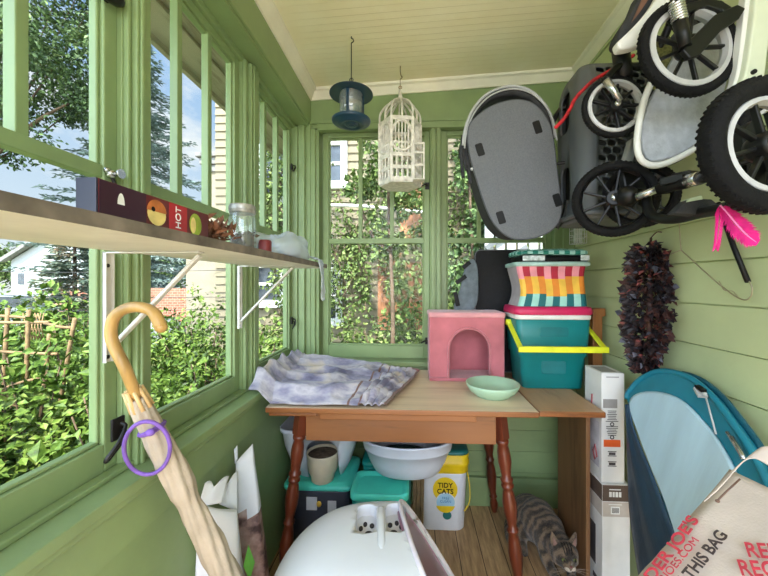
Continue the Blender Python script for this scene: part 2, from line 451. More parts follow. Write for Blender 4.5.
m_spruce = leafmat('blue_spruce_needles', [(76,92,88),(122,140,134),(160,176,170)], 1.2)
m_rust = leafmat('rusty_leaves', [(52,66,58),(92,110,98),(126,132,112),(176,136,112)], 2)
m_ivy = leafmat('ivy_leaves', [(46,62,30),(76,96,46),(108,124,66),(142,148,92)], 3)
m_far = leafmat('hillside_leaves', [(56,78,42),(92,112,62),(130,144,90)], .25)
m_bark = pm('bark', (96,78,62), .9, .25, 12, bump=.5)
m_soil = pm('garden_ground', (96,104,62), .95, .3, 3)
MB().bb(-80,60,-30,120,G0-.2,G0).build('ground', m_soil)['kind'] = 'structure'

def leaves(mb, c, rad, n, w, L, r, shell=.5, down=0, mi=0):
    c = Vector(c); rad = Vector(rad)
    for _ in range(n):
        q = rvec(r); q = q.normalized()*(shell+(1-shell)*r.random())
        p = c+Vector((q.x*rad.x, q.y*rad.y, q.z*rad.z))
        d = (q+rvec(r)*.9+Vector((0,0,-down)))
        nr = (q+rvec(r)*.7+Vector((0,0,.5)))
        s = r.uniform(.65, 1.25)
        mb.leaf(p, d, w*s, L*s, nr, mi, .2)
def shrub(name, label, cat, loc, size, n, w, L, m, seed, group, clumps=14, stem=True):
    r = random.Random(seed)
    t = thing(name, label, cat, loc, (0,0,0), group)
    mb = MB()
    for i in range(clumps):
        q = rvec(r); c = Vector((q.x*size[0], q.y*size[1], size[2]*(.5+.42*q.z)))
        k = r.uniform(.28,.5)
        leaves(mb, c, (size[0]*k, size[1]*k, size[2]*k*.7), n//clumps, w, L, r, .35, .3)
    mb.build('foliage', m, t)
    if stem:
        mb = MB()
        for i in range(6):
            a = r.uniform(0, 2*PI); q = r.uniform(.2,.8)
            mb.tube(bez([(0,0,-.02),(.25*q*size[0]*math.cos(a), .25*q*size[1]*math.sin(a), size[2]*.4),(q*size[0]*math.cos(a), q*size[1]*math.sin(a), size[2]*.85)], 4), [.006]*5+[.004]*4, 5)
        mb.build('stems', m_bark, t)
    return t
m_bounce = pm('pale_bounce', (214,208,196), .85, .06, 2)
MB().bb(-3.5,6,-9,-1.55,G0,-.14).build('bounce_slab', m_bounce)['kind'] = 'structure'  # unseen pale slab added behind the porch to bounce light to its ceiling
# shrubs close under the left windows
SG = 'leafy shrubs growing below the porch windows'
SL = 'bright green leafy shrub among the dense bushes below the porch windows'
s0 = shrub('leafy_shrub', SL, 'shrub', (-1.62,.85,G0), (.55,.55,1.42), 3000, .045, .065, m_leaf, 1, SG, 24)
s1 = shrub('leafy_shrub', SL, 'shrub', (-1.55,1.75,G0), (.5,.55,1.38), 3200, .036, .058, m_leaf, 2, SG, 24)
for i, (src, x, y, rz, sc) in enumerate([(s1,-2.35,1.35,1.1,1.02),(s0,-2.6,2.2,2.2,1.06),(s1,-1.7,2.7,4.0,1.0),(s0,-3.3,3.1,.7,1.14),(s1,-2.3,3.6,2.9,1.12),(s0,-4.4,4.2,5.2,1.14),(s1,-3.4,4.7,1.9,1.16),(s0,-1.5,3.7,3.3,1.0),(s1,-1.75,.25,.4,1.0),(s0,-2.5,.6,3.6,1.04),(s1,-3.5,2.0,4.4,1.1),(s0,-5.6,4.6,.2,1.12)]):
    c = dup(src); c.location = (x, y, G0); c.rotation_euler = (0,0,rz); c.scale = (sc, sc, sc)
# flower stalks by the cream wall
# big leafy tree: trunk off to the left, crown over the first window
def tree(name, label, loc, trunk_h, crown_c, crown_r, ncl, per, w, L, m, seed, branches=(), shell=.3, tr=.16):
    r = random.Random(seed); t = thing(name, label, 'tree', loc)
    mb = MB(); tips = []
    mb.tube(bez([(0,0,-.1),(.1,.05,trunk_h*.5),(crown_c[0]*.6,crown_c[1]*.6,trunk_h)], 6), [tr*(1-.4*i/12) for i in range(13)], 9)
    mb.build('trunk', m_bark, t)
    mb = MB(); fb = MB()
    for i in range(ncl):
        q = rvec(r); c = Vector((crown_c[0]+q.x*crown_r[0], crown_c[1]+q.y*crown_r[1], crown_c[2]+q.z*crown_r[2]))
        k = r.uniform(.16,.30)
        leaves(mb, c, (crown_r[0]*k, crown_r[1]*k, crown_r[2]*k*.7), per, w, L, r, shell, .3)
        if i % 15 == 0:
            b0 = Vector((crown_c[0]*.6, crown_c[1]*.6, trunk_h))
            fb.tube(bez([b0, (b0+c)/2+Vector((0,0,-.2)), c], 4), [.03,.028,.026,.024,.02,.018,.015,.01,.008], 6)
    for b in branches:
        fb.tube(bez(b, 5), [.07-.05*i/(5*(len(b)-1)) for i in range(5*(len(b)-1)+1)], 6)
    mb.build('foliage', m, t); fb.build('branches', m_bark, t)
    return t
tree('broadleaf_tree', 'tall green broadleaf tree filling the top of the nearest window', (-11.6,7.6,G0), 4.6, (1.9,.2,8.1), (2.7,2.2,3.1), 190, 170, .07, .115, m_leafd, 5,
     branches=[[(1.0,0,4.4),(1.9,.2,5.3),(2.6,.2,5.8),(3.2,.3,6.2)]])
def spruce(name, label, loc, h, rad, seed, m, density=1.0, z0=.4):
    r = random.Random(seed); t = thing(name, label, 'tree', loc)
    mb = MB(); mb.tube([(0,0,-.1),(0,0,h*.5),(0,0,h*.98)], [rad*.06,rad*.04,.015], 8); mb.build('trunk', m_bark, t)
    mb = MB(); z = z0
    while z < h*.97:
        f = 1-(z/h); br = rad*(f**.8)*r.uniform(.75,1.1)+.1
        nb = max(5, int(9*density))
        for k in range(nb):
            a = r.uniform(0, 2*PI); L = br*r.uniform(.7,1.1); dirv = Vector((math.cos(a), math.sin(a), 0))
            ns = max(4, int(L*9*density))
            for i in range(ns):
                s = (i+.7)/ns; p = Vector((0,0,z))+dirv*L*s+Vector((0,0,-.32*L*s+.16*L*s*s))
                for q in range(5):
                    side = Vector((-dirv.y, dirv.x, 0))*r.uniform(-1,1)
                    d = dirv*.8+side+Vector((0,0,r.uniform(-.5,.25)))
                    mb.leaf(p+rvec(r)*.07, d, .06, r.uniform(.14,.3)*(1.1-.4*s), Vector((r.uniform(-1,1),r.uniform(-1,1),1)), 0, .3)
        z += .2/density**.5*(.7+.5*f)
    mb.build('foliage', m, t)
    return t
spruce('spruce_tree', 'tall blue grey spruce standing behind the middle window', (-8.6,10.2,G0), 9.8, 3.3, 11, m_spruce, 1.0)
spruce('spruce_tree', 'small spruce with rusty tips in front of the white house', (-7.3,7.0,G0), 3.5, 1.0, 12, m_rust, 1.2)
# hillside trees far off
HG = 'trees on the far hillside'; HL = 'rounded green tree on the far hillside beyond the white house'
h0 = thing('hillside_tree', HL, 'tree', (-50,34,-.5), (0,0,0), HG)
mb = MB(); r_ = random.Random(3)
for i in range(30):
    q = rvec(r_); leaves(mb, (q.x*3.2, q.y*3.2, 4.0+q.z*2.6), (1.3,1.3,.9), 60, .4, .55, r_, .4)
mb.build('foliage', m_far, h0); mb = MB(); mb.tube([(0,0,0),(0,0,3.5)], [.4,.25], 8); mb.build('trunk', m_bark, h0)
for i, (x, y, s) in enumerate([(-57,38,1.1),(-46,38,.9),(-62,44,1.2),(-42,42,.9),(-54,50,1.3),(-70,42,1.3),(-36,50,.9),(-46,56,1.2),(-66,56,1.3)]):
    c = dup(h0); c.location = (x,y,-.5); c.scale = (s,s,s); c.rotation_euler = (0,0,i*1.3)
# white house
m_whouse = pm('white_siding', (172,174,178), .6, .03, 4); m_roof = pm('grey_shingles', (120,118,116), .8, .15, 8); m_dark = pm('dark_window', (60,66,74), .25, .2, 4)
hs = thing('white_house', 'white gabled house far off beyond the garden', 'house', (-25.2,21.5,G0))
mb = MB(); mb.add([(-1.7,0,0),(3.4,0,0),(3.4,0,4.0),(1.6,0,5.3),(-1.7,0,3.4),(-1.7,6,0),(3.4,6,0),(3.4,6,4.0),(1.6,6,5.3),(-1.7,6,3.4)],
    [(0,1,2,3,4),(9,8,7,6,5),(0,4,9,5),(1,6,7,2)]); mb.build('wall', m_whouse, hs)
mb = MB(); mb.beam((-1.95,-.3,3.35),(1.62,-.3,5.45),.3,.16); mb.add([(-1.95,-.3,3.42),(1.62,-.3,5.5),(1.62,6.2,5.5),(-1.95,6.2,3.42)],[(0,1,2,3)]); mb.add([(1.6,-.3,5.5),(3.7,-.3,4.0),(3.7,6.2,4.0),(1.6,6.2,5.5)],[(0,1,2,3)])
mb.build('roof', m_roof, hs, solid=.1)
for x in (-.9,):
    w = MB(); w.bb(x-.3,x+.3,-.06,0,1.7,2.6); wo = w.build('window', m_white, hs); g = MB(); g.bb(x-.24,x+.24,-.09,-.06,1.76,2.54); g.build('pane', m_dark, wo)
# garden wall and car
mb = MB(); mb.bb(-20.5,-11.5,13.2,13.5,G0,.75); mb.bb(-20.6,-11.4,13.15,13.55,.75,.85)
tag(mb.build('garden_wall', m_whouse, bevel=.02), 'long low white garden wall beyond the trellis', 'wall')
car = thing('car', 'grey car parked behind the white garden wall', 'car', (-15.2,12.2,G0), (0,0,R(38)))
m_car = pm('grey_car_paint', (150,156,164), .3, .05, 4, metal=.3)
prof = [(-1.9,.35),(1.9,.35),(1.95,.75),(1.2,.9),(.7,1.4),(-.9,1.42),(-1.6,.95),(-1.95,.85)]
mb = MB(); mb.prism(prof, frame((0,.75,0),(1,0,0),(0,0,1)), 1.5); mb.build('body', m_car, car, bevel=.08, seg=3)
mb = MB(); mb.prism([(.62,1.34),(1.05,.95),(-1.35,.98),(-.85,1.36)], frame((0,.77,0),(1,0,0),(0,0,1)), 1.54); mb.build('window', m_dark, car)
for x in (-1.2,1.2):
    for y in (-.72,.72):
        mb = MB(); mb.torus((x,y,.32),.24,.09,(0,1,0),20,8); mb.ball((x,y,.32),(.2,.06,.2)); mb.build('wheel', m_black, car)
# rustic stick trellis
m_stick = pm('peeled_sticks', (136,110,78), .8, .2, 18, bump=.3)
tr = thing('stick_trellis', 'rustic trellis of tied sticks standing in the shrubs', 'trellis', (-3.0,2.5,G0))
YT = 2.4
def stick(a, b, r0=.014, name='upright_stick', Y=YT):
    pa, pb = P(a[0],a[1],Y), P(b[0],b[1],Y+.06); mid = (pa+pb)/2+rvec()*.02
    mb = MB(); mb.tube(bez([pa, mid, pb], 4), r0, 7); mb.build(name, m_stick, tr, world=True)
for a, b in [((8,308),(6,470)),((29,310),(27,462)),((50,330),(38,455)),((75,318),(52,450)),((-14,305),(-22,470))]: stick(a, b)
for a, b in [((-30,321),(50,322)),((44,323),(72,328)),((-30,349),(58,354)),((-30,318),(30,318)),((0,390),(52,376)),((-20,402),(30,408))]: stick(a, b, .011, 'cross_stick', YT-.03)
mb = MB()
for u in range(0, 6): mb.tube([P(29+u*3,313,2.7),P(29+u*3-6,340,2.7)], .004, 5); mb.tube([P(29+u*3-6,313,2.7),P(29+u*3,340,2.7)], .004, 5)
mb.build('lattice_panel', m_stick, tr, world=True)
# neighbour building at the left: cream stucco pillar, brick wall, tan tower
m_stucco = pm('cream_stucco', (136,126,108), .85, .06, 5, bump=.2); m_peach = pm('peach_brick_edge', (214,168,122), .85, .12, 6)
def brick(name, c1, c2, mort, sc=9):
    m, nt, b = newmat(name); vec = coords(nt, (1,1,1), (PI/2,0,0))
    br = nt.nodes.new('ShaderNodeTexBrick'); br.inputs['Scale'].default_value = sc; nt.links.new(vec, br.inputs['Vector'])
    br.inputs['Color1'].default_value = lin(c1); br.inputs['Color2'].default_value = lin(c2); br.inputs['Mortar'].default_value = lin(mort)
    nt.links.new(br.outputs['Color'], b.inputs['Base Color']); b.inputs['Roughness'].default_value = .85; return m
m_brick = brick('red_brick', (140,84,66), (164,104,84), (170,150,130), 4)
mb = MB(); mb.bb(-4.42,-3.62,6.4,7.0,G0,2.7); mb.bb(-4.5,-3.6,6.35,7.1,2.7,2.8)
tag(mb.build('stucco_pillar', m_stucco, bevel=.02), 'broad cream stucco pillar beyond the middle window', 'pillar')
tw = thing('tan_tower', 'tall narrow tan corner of a house with brick quoins and a cornice', 'building', (-3.9,7.4,G0))
mb = MB(); mb.bb(-.72,.55,0,1.5,0,4.6); mb.build('wall', m_stucco, tw)
mb = MB(); mb.bb(-.84,.6,-.1,1.6,4.45,4.6); mb.bb(-.78,.58,-.05,1.55,4.3,4.45); mb.bb(-.9,.62,-.16,1.66,4.6,4.7); mb.build('cornice', m_roof, tw, bevel=.02)
mb = MB()
for k in range(36): mb.bb(-.30,-.02+(.05 if k%2 else 0),-.03,0,k*.12+.005,k*.12+.115)
mb.build('quoins', m_peach, tw)
mb = MB(); mb.bb(-9.2,-5.3,8.2,8.5,G0,1.15); tag(mb.build('brick_wall', m_brick), 'low red brick wall left of the stucco pillar', 'wall')
# hoop tunnel (grey)
m_hoop = pm('grey_cover', (170,176,182), .6, .06, 5)
mb = MB(); mb.rings([[Vector((-5.2+.55*math.cos(a), y, G0+.5+.62*math.sin(a))) for a in [PI*k/12 for k in range(13)]] for y in (5.3,5.5,6.2,6.9)], 0, True, False)
tag(mb.build('hoop_cover', m_hoop, solid=.02), 'grey rounded hoop cover in the garden left of the pillar', 'garden cover')
# wires
m_wire = pm('wire', (50,50,52), .6, .1, 10)
WG = 'overhead wires crossing the garden'
for i, (va, vb) in enumerate([(290,297),(306,309),(330,328),(338,335),(268,270)]):
    a = P(-120, va, 5.2); b = P(232, vb, 6.2); m_ = (a+b)/2+Vector((0,0,-.06))
    mb = MB(); mb.tube(bez([a, m_, b], 10), .006, 5); tag(mb.build('overhead_wire', m_wire), 'thin dark overhead wire strung across the garden', 'wire', WG)
# own eave outside the left windows
m_eave = wood('weathered_eave_boards', (186,176,158), (128,116,100), 'Y', 10, .8)
mb = MB(); mb.bb(-1.06,-.80,YB,2.6,2.262,2.28); mb.bb(-.93,-.90,YB,2.6,2.245,2.262); mb.bb(-1.075,-1.05,YB,2.6,2.235,2.40); mb.bb(-.83,-.80,YB,2.6,2.22,2.262)
struct(mb.build('trim_15', m_eave, bevel=.003), 'weathered wooden eave outside the windows')
# neighbour house beyond the end windows
def clap(name, c):
    m, nt, b = newmat(name); vec = coords(nt)
    w = nt.nodes.new('ShaderNodeTexWave'); w.wave_type = 'BANDS'; w.bands_direction = 'Z'; w.wave_profile = 'SAW'; w.inputs['Scale'].default_value = 2.6
    nt.links.new(vec, w.inputs['Vector']); bumpy(nt, b, w.outputs['Fac'], 1.0, .05)
    n = noise_node(nt, vec, 3); nt.links.new(ramp(nt, n, [(.3, sh(c,.94)), (.7, c)]), b.inputs['Base Color']); b.inputs['Roughness'].default_value = .7
    return m
m_clap = clap('cream_clapboard', (152,140,116))
m_orange = pm('orange_brown_boards', (150,104,74), .8, .15, 6)
nh = thing('neighbour_house', 'cream clapboard house covered in ivy beyond the end windows', 'house', (-.5,6.2,G0))
mb = MB()
for k in range(44):     # overlapping boards
    z0 = .15*k; mb.add([(-3.2,-.03,z0),(3.4,-.03,z0),(3.4,0,z0+.15),(-3.2,0,z0+.15),(-3.2,.2,z0),(3.4,.2,z0),(3.4,.2,z0+.15),(-3.2,.2,z0+.15)], [(0,1,2,3),(0,4,5,1),(4,7,6,5),(0,3,7,4),(1,5,6,2),(3,2,6,7)])
mb.build('clapboard_wall', m_clap, nh)
def nwin(u0,u1,v0,v1,Y=6.16):
    a = P(u0,v1,Y); b = P(u1,v0,Y); ox, oz = -.5, G0
    mb = MB(); x0,x1,z0,z1 = a.x-ox,b.x-ox,a.z-oz,b.z-oz
    mb.bb(x0-.12,x0,-.09,0,z0-.1,z1+.12); mb.bb(x1,x1+.12,-.09,0,z0-.1,z1+.12); mb.bb(x0-.12,x1+.12,-.10,0,z1,z1+.14); mb.bb(x0-.15,x1+.15,-.12,0,z0-.14,z0); mb.bb(x0,x1,-.07,0,(z0+z1)/2-.03,(z0+z1)/2+.03)
    w = mb.build('window', m_white, nh, bevel=.01)
    mb = MB(); mb.bb(x0,x1,-.05,-.036,z0,z1); mb.build('pane', m_dark, w)
nwin(320,341,146,182); nwin(262,283,138,198); nwin(258,280,268,300); nwin(318,336,275,318)
a = P(381,330,6.1); b = P(401,252,6.1)
mb = MB(); mb.bb(a.x+.5,b.x+.5,-.06,-.02,a.z-G0,b.z-G0); mb.bb(a.x+.44,a.x+.5,-.08,-.02,a.z-G0,b.z-G0+.05); mb.build('board_door', m_orange, nh)
a = P(400,240,6.1); b = P(424,180,6.1)
mb = MB(); mb.bb(a.x+.5,b.x+.5,-.06,-.02,a.z-G0,b.z-G0); mb.build('shutter', m_orange, nh)
a = P(402,330,6.1); b = P(424,262,6.1)
mb = MB(); mb.bb(a.x+.5,b.x+.5,-.05,-.02,a.z-G0,b.z-G0); mb.build('board_panel', m_orange, nh)
# ivy: strands on the wall
iv = thing('ivy', 'green ivy climbing over the cream neighbouring house', 'ivy', (-.5,6.0,G0))
r_ = random.Random(21); mb = MB(); sb = MB()
for i in range(130):
    x = r_.uniform(-2.6,2.9); z = r_.uniform(.2,4.2)
    if -1.5 < x < -.35 and z > 3.3: continue
    y = r_.uniform(-.35,.05); n = 7; pts = [Vector((x,y,z))]
    for k in range(n): pts.append(pts[-1]+Vector((r_.uniform(-.12,.12), r_.uniform(-.03,.03), .15)))
    sb.tube(pts, .008, 4)
    for p in pts:
        leaves(mb, p, (.17,.12,.13), 16, .06, .08, r_, .2, .5)
mb.build('foliage', m_ivy, iv); sb.build('vines', m_bark, iv)
# bushes at the foot of the end windows
BG = 'bushes in front of the ivy covered house'; BL = 'green bush growing at the foot of the ivy covered house'
b0 = shrub('garden_bush', BL, 'bush', (-1.3,4.6,G0), (.7,.5,1.55), 1500, .06, .08, m_ivy, 31, BG, 20)
for i, (x, y, rz, s, sz) in enumerate([(-.4,4.4,1,1,.92),(.5,4.7,2.1,1.05,.95),(1.5,4.5,3.3,1,1.0),(-2.0,3.9,4,.9,1.0),(.1,5.3,5,1,1.1)]):
    c = dup(b0); c.location = (x,y,G0); c.rotation_euler = (0,0,rz); c.scale = (s,s,sz)
tree('leafy_tree', 'slender leafy tree outside the left end window', (-.35,4.0,G0), 2.2, (.12,.1,2.9), (.55,.45,1.2), 26, 60, .06, .085, m_ivy, 44, tr=.035)
tree('leafy_tree', 'leafy tree outside the right end window beside the hanging bassinet', (.75,4.2,G0), 2.0, (.0,.1,2.9), (.4,.4,1.3), 28, 70, .06, .085, m_leafd, 45, tr=.035)
# white pipe and white stair fence
mb = MB(); mb.tube(bez([P(322,205,4.9),P(360,206,4.9),P(392,209,4.9),P(430,213,4.9)],6), .022, 8); mb.build('white_pipe', m_white, nh, world=True)
fs = thing('slatted_fence', 'white slatted stair fence outside the right end window', 'fence', (1.1,3.8,G0))
mb = MB()
for k in range(12):
    x = -.32+.12*k; mb.bb(x,x+.09,-.02,.02,0,2.55)
mb.build('boards', pm('weathered_white_boards', (186,186,184), .7, .06, 6), fs)
mb = MB()
for k in range(5): mb.beam((-.32,-.05,1.35+.28*k),(.12,-.05,1.65+.28*k),.03,.05)  # diagonal grey strips stand in for the dark shadow across the white boards
mb.bb(-.34,1.1,-.06,.02,2.5,2.6); mb.build('rail_and_shadow', pm('grey_rail_and_shadow', (96,98,100), .5), fs)
# =============================================================== shelf and what stands on it
m_shelf = pm('white_melamine', (226,222,214), .5, .05, 8); m_edge = pm('worn_shelf_edge', (112,102,92), .7, .25, 16)
m_bracket = pm('white_enamel', (214,212,206), .4, .05, 10)
SX, SZ = -.40, 1.345
sh_ = thing('wall_shelf', 'long white shelf board on metal brackets across the left windows', 'shelf', (-.655,.10,SZ-.019))
mb = MB(); mb.bb(-.656,SX-.0015,.10,1.555,SZ-.019,SZ); mb.build('board', m_shelf, sh_, world=True)
mb = MB(); mb.bb(SX-.0015,SX,.10,1.555,SZ-.019,SZ); mb.build('front_edge', m_edge, sh_, world=True)
def bracket(y, x0=-.692):
    x1, zt, zb = -.470, SZ-.0195, 1.078
    mb = MB(); mb.bb(x0,x0+.003,y-.011,y+.011,zb,zt); mb.bb(x0,x1,y-.011,y+.011,zt-.003,zt); mb.bb(x0,x0+.010,y-.011,y-.009,zb,zt); mb.bb(x0,x0+.010,y+.009,y+.011,zb,zt)
    b = mb.build('bracket', m_bracket, sh_, bevel=.0008, world=True)
    mb = MB(); mb.beam((x0+.010,y,zb+.03),(x1-.004,y,zt-.007),.014,.008); mb.build('brace', m_bracket, b, bevel=.002, world=True)
    mb = MB()
    for z in (zb+.012, zt-.03):
        mb.lathe([(.0045,0),(.0045,.002),(.002,.003)], 10, (0,0,0), 0, frame((x0+.003,y,z),(0,1,0),(0,0,1)))
    mb.build('screw', m_iron, b, world=True)
bracket(.735); bracket(1.315)
m_box1 = pm('dark_red_card', (92,30,34), .4, .15, 8); m_navy = pm('navy_card', (44,46,66), .35, .1, 8); m_plum = pm('plum_card', (58,28,44), .4, .1, 8)
m_red = pm('red_card', (168,36,44), .4, .1, 10); m_lime = pm('lime_green', (150,170,60), .5, .2, 30); m_bun = pm('bun_orange', (190,110,56), .5, .15, 30); m_yell = pm('pale_yellow', (232,206,130), .5, .1, 30); m_wtext = pm('white_print', (232,232,230), .5, .03, 20)
x0, x1, z0, z1 = -.440, -.412, SZ+.0005, SZ+.048
bx_ = thing('food_box', 'long dark red food box with a navy end on the shelf', 'box', (x0,.4226,z0))
mb = MB(); mb.bb(x0,x1,.4262,.665,z0,z1); mb.build('carton', m_box1, bx_, bevel=.001, world=True)
mb = MB(); mb.bb(x0,x1,.4226,.426,z0,z1); mb.build('end_panel', m_navy, bx_, bevel=.001, world=True)
mb = MB(); mb.bb(x1,x1+.0006,.427,.505,z0+.002,z1-.001); pa = mb.build('printed_panel', m_plum, bx_, world=True)
mb = MB(); mb.bb(x1,x1+.0006,.555,.60,z0+.002,z1-.001); mb.build('red_panel', m_red, bx_, world=True)
mb = MB()
def disc(mb, y, z, ry, rz, mi, dx, a0=0, a1=2*PI):
    n = 18; vs = [(x1+dx, y+ry*math.cos(a0+(a1-a0)*k/n), z+rz*math.sin(a0+(a1-a0)*k/n)) for k in range(n+1)]
    mb.add(vs, [list(range(n+1))], mi)
pms = [m_bun,m_yell,m_lime,m_wtext,m_black]
disc(mb,.527,z0+.020,.020,.018,1,.0008); disc(mb,.527,z0+.024,.021,.019,0,.0010,0,PI); disc(mb,.519,z0+.027,.004,.004,4,.0012); mb.build('printed_bird', pms, bx_, world=True)
mb = MB(); disc(mb,.624,z0+.02,.018,.021,2,.0008); disc(mb,.617,z0+.018,.008,.015,1,.0010); mb.build('printed_pear', pms, bx_, world=True)
mb = MB(); disc(mb,.46,z0+.02,.006,.016,3,.0008,0,PI); mb.build('printed_spot', pms, bx_, world=True)
Tt = frame((x1+.0008,.572,z0+.024),(0,0,1),(0,-1,0))
text('printed_words', 'HOT', .018, m_wtext, frame((x1+.0008,.577,z0+.024),(0,0,1),(0,-1,0)), bx_)
# dried twigs / cones
m_cone = pm('dry_brown_leaves', (104,66,44), .8, .35, 40); r_ = random.Random(9)
mb = MB()
for i in range(110):
    p = Vector((-.44+r_.uniform(-.03,.03), .715+r_.uniform(-.045,.05), SZ+.004+abs(r_.gauss(0,.017)))); mb.leaf(p, rvec(r_)+Vector((0,0,.4)), .014, .026, rvec(r_), 0, .35)
tag(mb.build('dried_leaves', m_cone), 'small heap of dry brown leaves between the box and the jar', 'dried leaves', None, 'stuff')
# jar
m_jar = clear('jar_glass', (240,248,246), .12, .03, .10); m_tin = pm('worn_grey_lid', (150,148,142), .4, .3, 30, metal=.5)
jr = thing('glass_jar', 'glass jar with a grey lid, half full of dark scraps', 'jar', (-.443,.862,SZ+.0005))
mb = MB(); mb.lathe([(.002,.001),(.030,.001),(.033,.006),(.033,.078),(.029,.088),(.029,.094)], 24, caps=False); mb.build('glass', m_jar, jr)
mb = MB(); mb.lathe([(.031,.090),(.0325,.092),(.0325,.108),(.030,.112),(.001,.112)], 24); mb.lathe([(.033,.096),(.0335,.097),(.0335,.099),(.033,.100)],24); mb.build('lid', m_tin, jr)
mb = MB()
for i in range(150):
    a = r_.uniform(0,2*PI); q = .027*math.sqrt(r_.random()); mb.leaf(Vector((q*math.cos(a),q*math.sin(a),r_.uniform(.004,.042))), rvec(r_), .010,.016, rvec(r_), 0, .3)
mb.lathe([(.001,.003),(.028,.003),(.028,.032),(.001,.036)],16)
mb.build('contents', pm('dark_scraps', (62,50,40), .8, .4, 60), jr)
# red candle stub and plastic bag
mb = MB(); mb.lathe([(.002,0),(.017,0),(.018,.004),(.018,.030),(.015,.034),(.002,.034)], 18, (-.425,.955,SZ+.0005)); tag(mb.build('red_canister', pm('dull_red', (120,44,46), .5)), 'small dull red canister beside the jar on the shelf', 'canister')
m_poly = clear('thin_plastic', (246,248,250), .12, .15, .45, (222,232,240)); m_bluep = pm('pale_blue_packet', (176,196,220), .4, .15, 14)
pb = thing('plastic_bag', 'crumpled clear plastic bag hanging over the end of the shelf', 'bag', (-.45,1.2,SZ+.001))
def crumple(mb, c, rad, seed, amp=.35, n=30, m=18, mi=0, flat=None):
    o0 = len(mb.v); mb.ball(c, rad, mi, n, m); c = Vector(c); k = 1/max(rad)
    for i in range(o0, len(mb.v)):
        d = mb.v[i]-c; s = Vector((d.x*k*1.5, d.y*k*1.5, d.z*k*1.5))+Vector((seed,seed*2,0))
        mb.v[i] = c+d*(1+amp*(noise.noise(s*1.3)+.6*abs(noise.noise(s*3))-.2))
        if flat is not None and mb.v[i].z < flat: mb.v[i].z = flat+.0005
mb = MB(); crumple(mb, (-.455,1.17,SZ+.036), (.05,.25,.050), 3, .8, 44, 26, 0, SZ+.001)
mb.build('film', m_poly, pb, world=True)
mb = MB(); crumple(mb, (-.455,1.16,SZ+.022), (.035,.19,.024), 5, .4, 24, 14, 0, SZ+.002); mb.build('packet', m_bluep, pb, world=True)
mb = MB(); pts = [(-.43,1.36,SZ+.02),(-.392,1.40,SZ+.008),(-.386,1.415,SZ-.03),(-.384,1.425,SZ-.10),(-.386,1.435,SZ-.16)]
rs = []
for i, p in enumerate(bez(pts, 5)):
    w = .022+.012*noise.noise(Vector((i*.5,0,0))); rs.append([Vector(p)+Vector((.004*math.sin(k*2.1+i*.6), (k/8-.5)*w*2, .004*math.cos(k*1.7+i)) ) for k in range(9)])
vs = [q for r in rs for q in r]; n = 9
mb.add(vs, [(i*n+k,i*n+k+1,(i+1)*n+k+1,(i+1)*n+k) for i in range(len(rs)-1) for k in range(n-1)], 0, True)
mb.build('hanging_tail', m_poly, pb, solid=.0012, world=True)

# =============================================================== table
m_ttop = wood('scrubbed_table_top', (232,206,174), (200,170,136), 'X', 9, .5)
m_tedge = wood('orange_table_edge', (150,92,48), (98,56,28), 'X', 12, .35)
m_tleaf = wood('leaf_top', (192,150,110), (146,102,68), 'Y', 10, .4)
m_leg = wood('red_brown_leg', (108,50,30), (58,26,18), 'Z', 10, .28)
TZ = .77; TX0, TX1, TX2 = -.583, .475, .724; TY0, TY1 = 1.31, 1.93
tb = thing('wooden_table', 'old wooden table with turned red brown legs and a raised leaf', 'table', (0,1.6,0))
def slabtop(x0, x1, y0, y1, z0, z1, name, ms, ov=0):
    mb = MB(); mb.bb(x0,x1,y0,y1,z0,z1,0); mb.m[5-0] = mb.m[5]
    # top face (all +z corners) gets the scrubbed material
    for i, f in enumerate(mb.f):
        if all(abs(mb.v[k].z-z1) < 1e-6 for k in f): mb.m[i] = 1
    return mb.build(name, ms, tb, bevel=.004, seg=3, world=True)
slabtop(TX0, TX1-.002, TY0, TY1, TZ-.022, TZ, 'table_top', [m_tedge, m_ttop])
slabtop(TX1+.002, TX2, TY0+.012, TY1-.012, TZ-.022, TZ, 'drop_leaf', [m_tedge, m_tleaf])
mb = MB(); mb.bb(-.432,.320,1.345,1.363,.628,TZ-.0225); mb.bb(-.432,.320,1.87,1.888,.628,TZ-.0225); mb.bb(-.46,-.442,1.38,1.86,.628,TZ-.0225); mb.bb(.335,.353,1.38,1.86,.628,TZ-.0225)
mb.build('apron', wood('apron_wood', (140,88,50), (94,56,30), 'X', 11, .35), tb, bevel=.002, world=True)
mb = MB(); mb.bb(-.37,.24,1.322,1.345,.722,TZ-.0225); mb.build('slide_rail', m_tedge, tb, bevel=.003, world=True)
mb = MB(); mb.bb(TX0+.01,-.38,1.318,1.34,.733,TZ-.0225); mb.build('end_rail', m_tedge, tb, bevel=.005, world=True)
def leg(top, bot):
    top = Vector(top); bot = Vector(bot); L = (top-bot).length
    T = frame(bot, (top-bot).orthogonal(), (top-bot).cross((top-bot).orthogonal()))
    prof = [(.013,0),(.016,.004),(.020,.03),(.021,.05),(.015,.075),(.016,.082),(.022,.088),(.016,.094),(.018,.12),(.026,.18),(.027,.21),(.021,.26),(.017,.285),(.023,.292),(.023,.300),(.017,.306),(.019,.33),(.026,.37),(.027,.40),(.020,.445),(.017,.455),(.024,.462),(.024,.47),(.018,.476),(.024,.486),(.024,.494),(.018,.50),(.021,.53),(.026,.56),(.024,.60),(.019,.625),(.025,.632),(.025,.642),(.021,.648)]
    prof = [(r, z*L/.75) for r, z in prof]
    mb = MB(); mb.lathe(prof, 18, (0,0,0), 0, T)
    s = .021; z0 = .646*L/.75; mb.box((0,0,(z0+L)/2), (2*s,2*s,L-z0), 0, T)
    mb.build('leg', m_leg, tb, world=True)
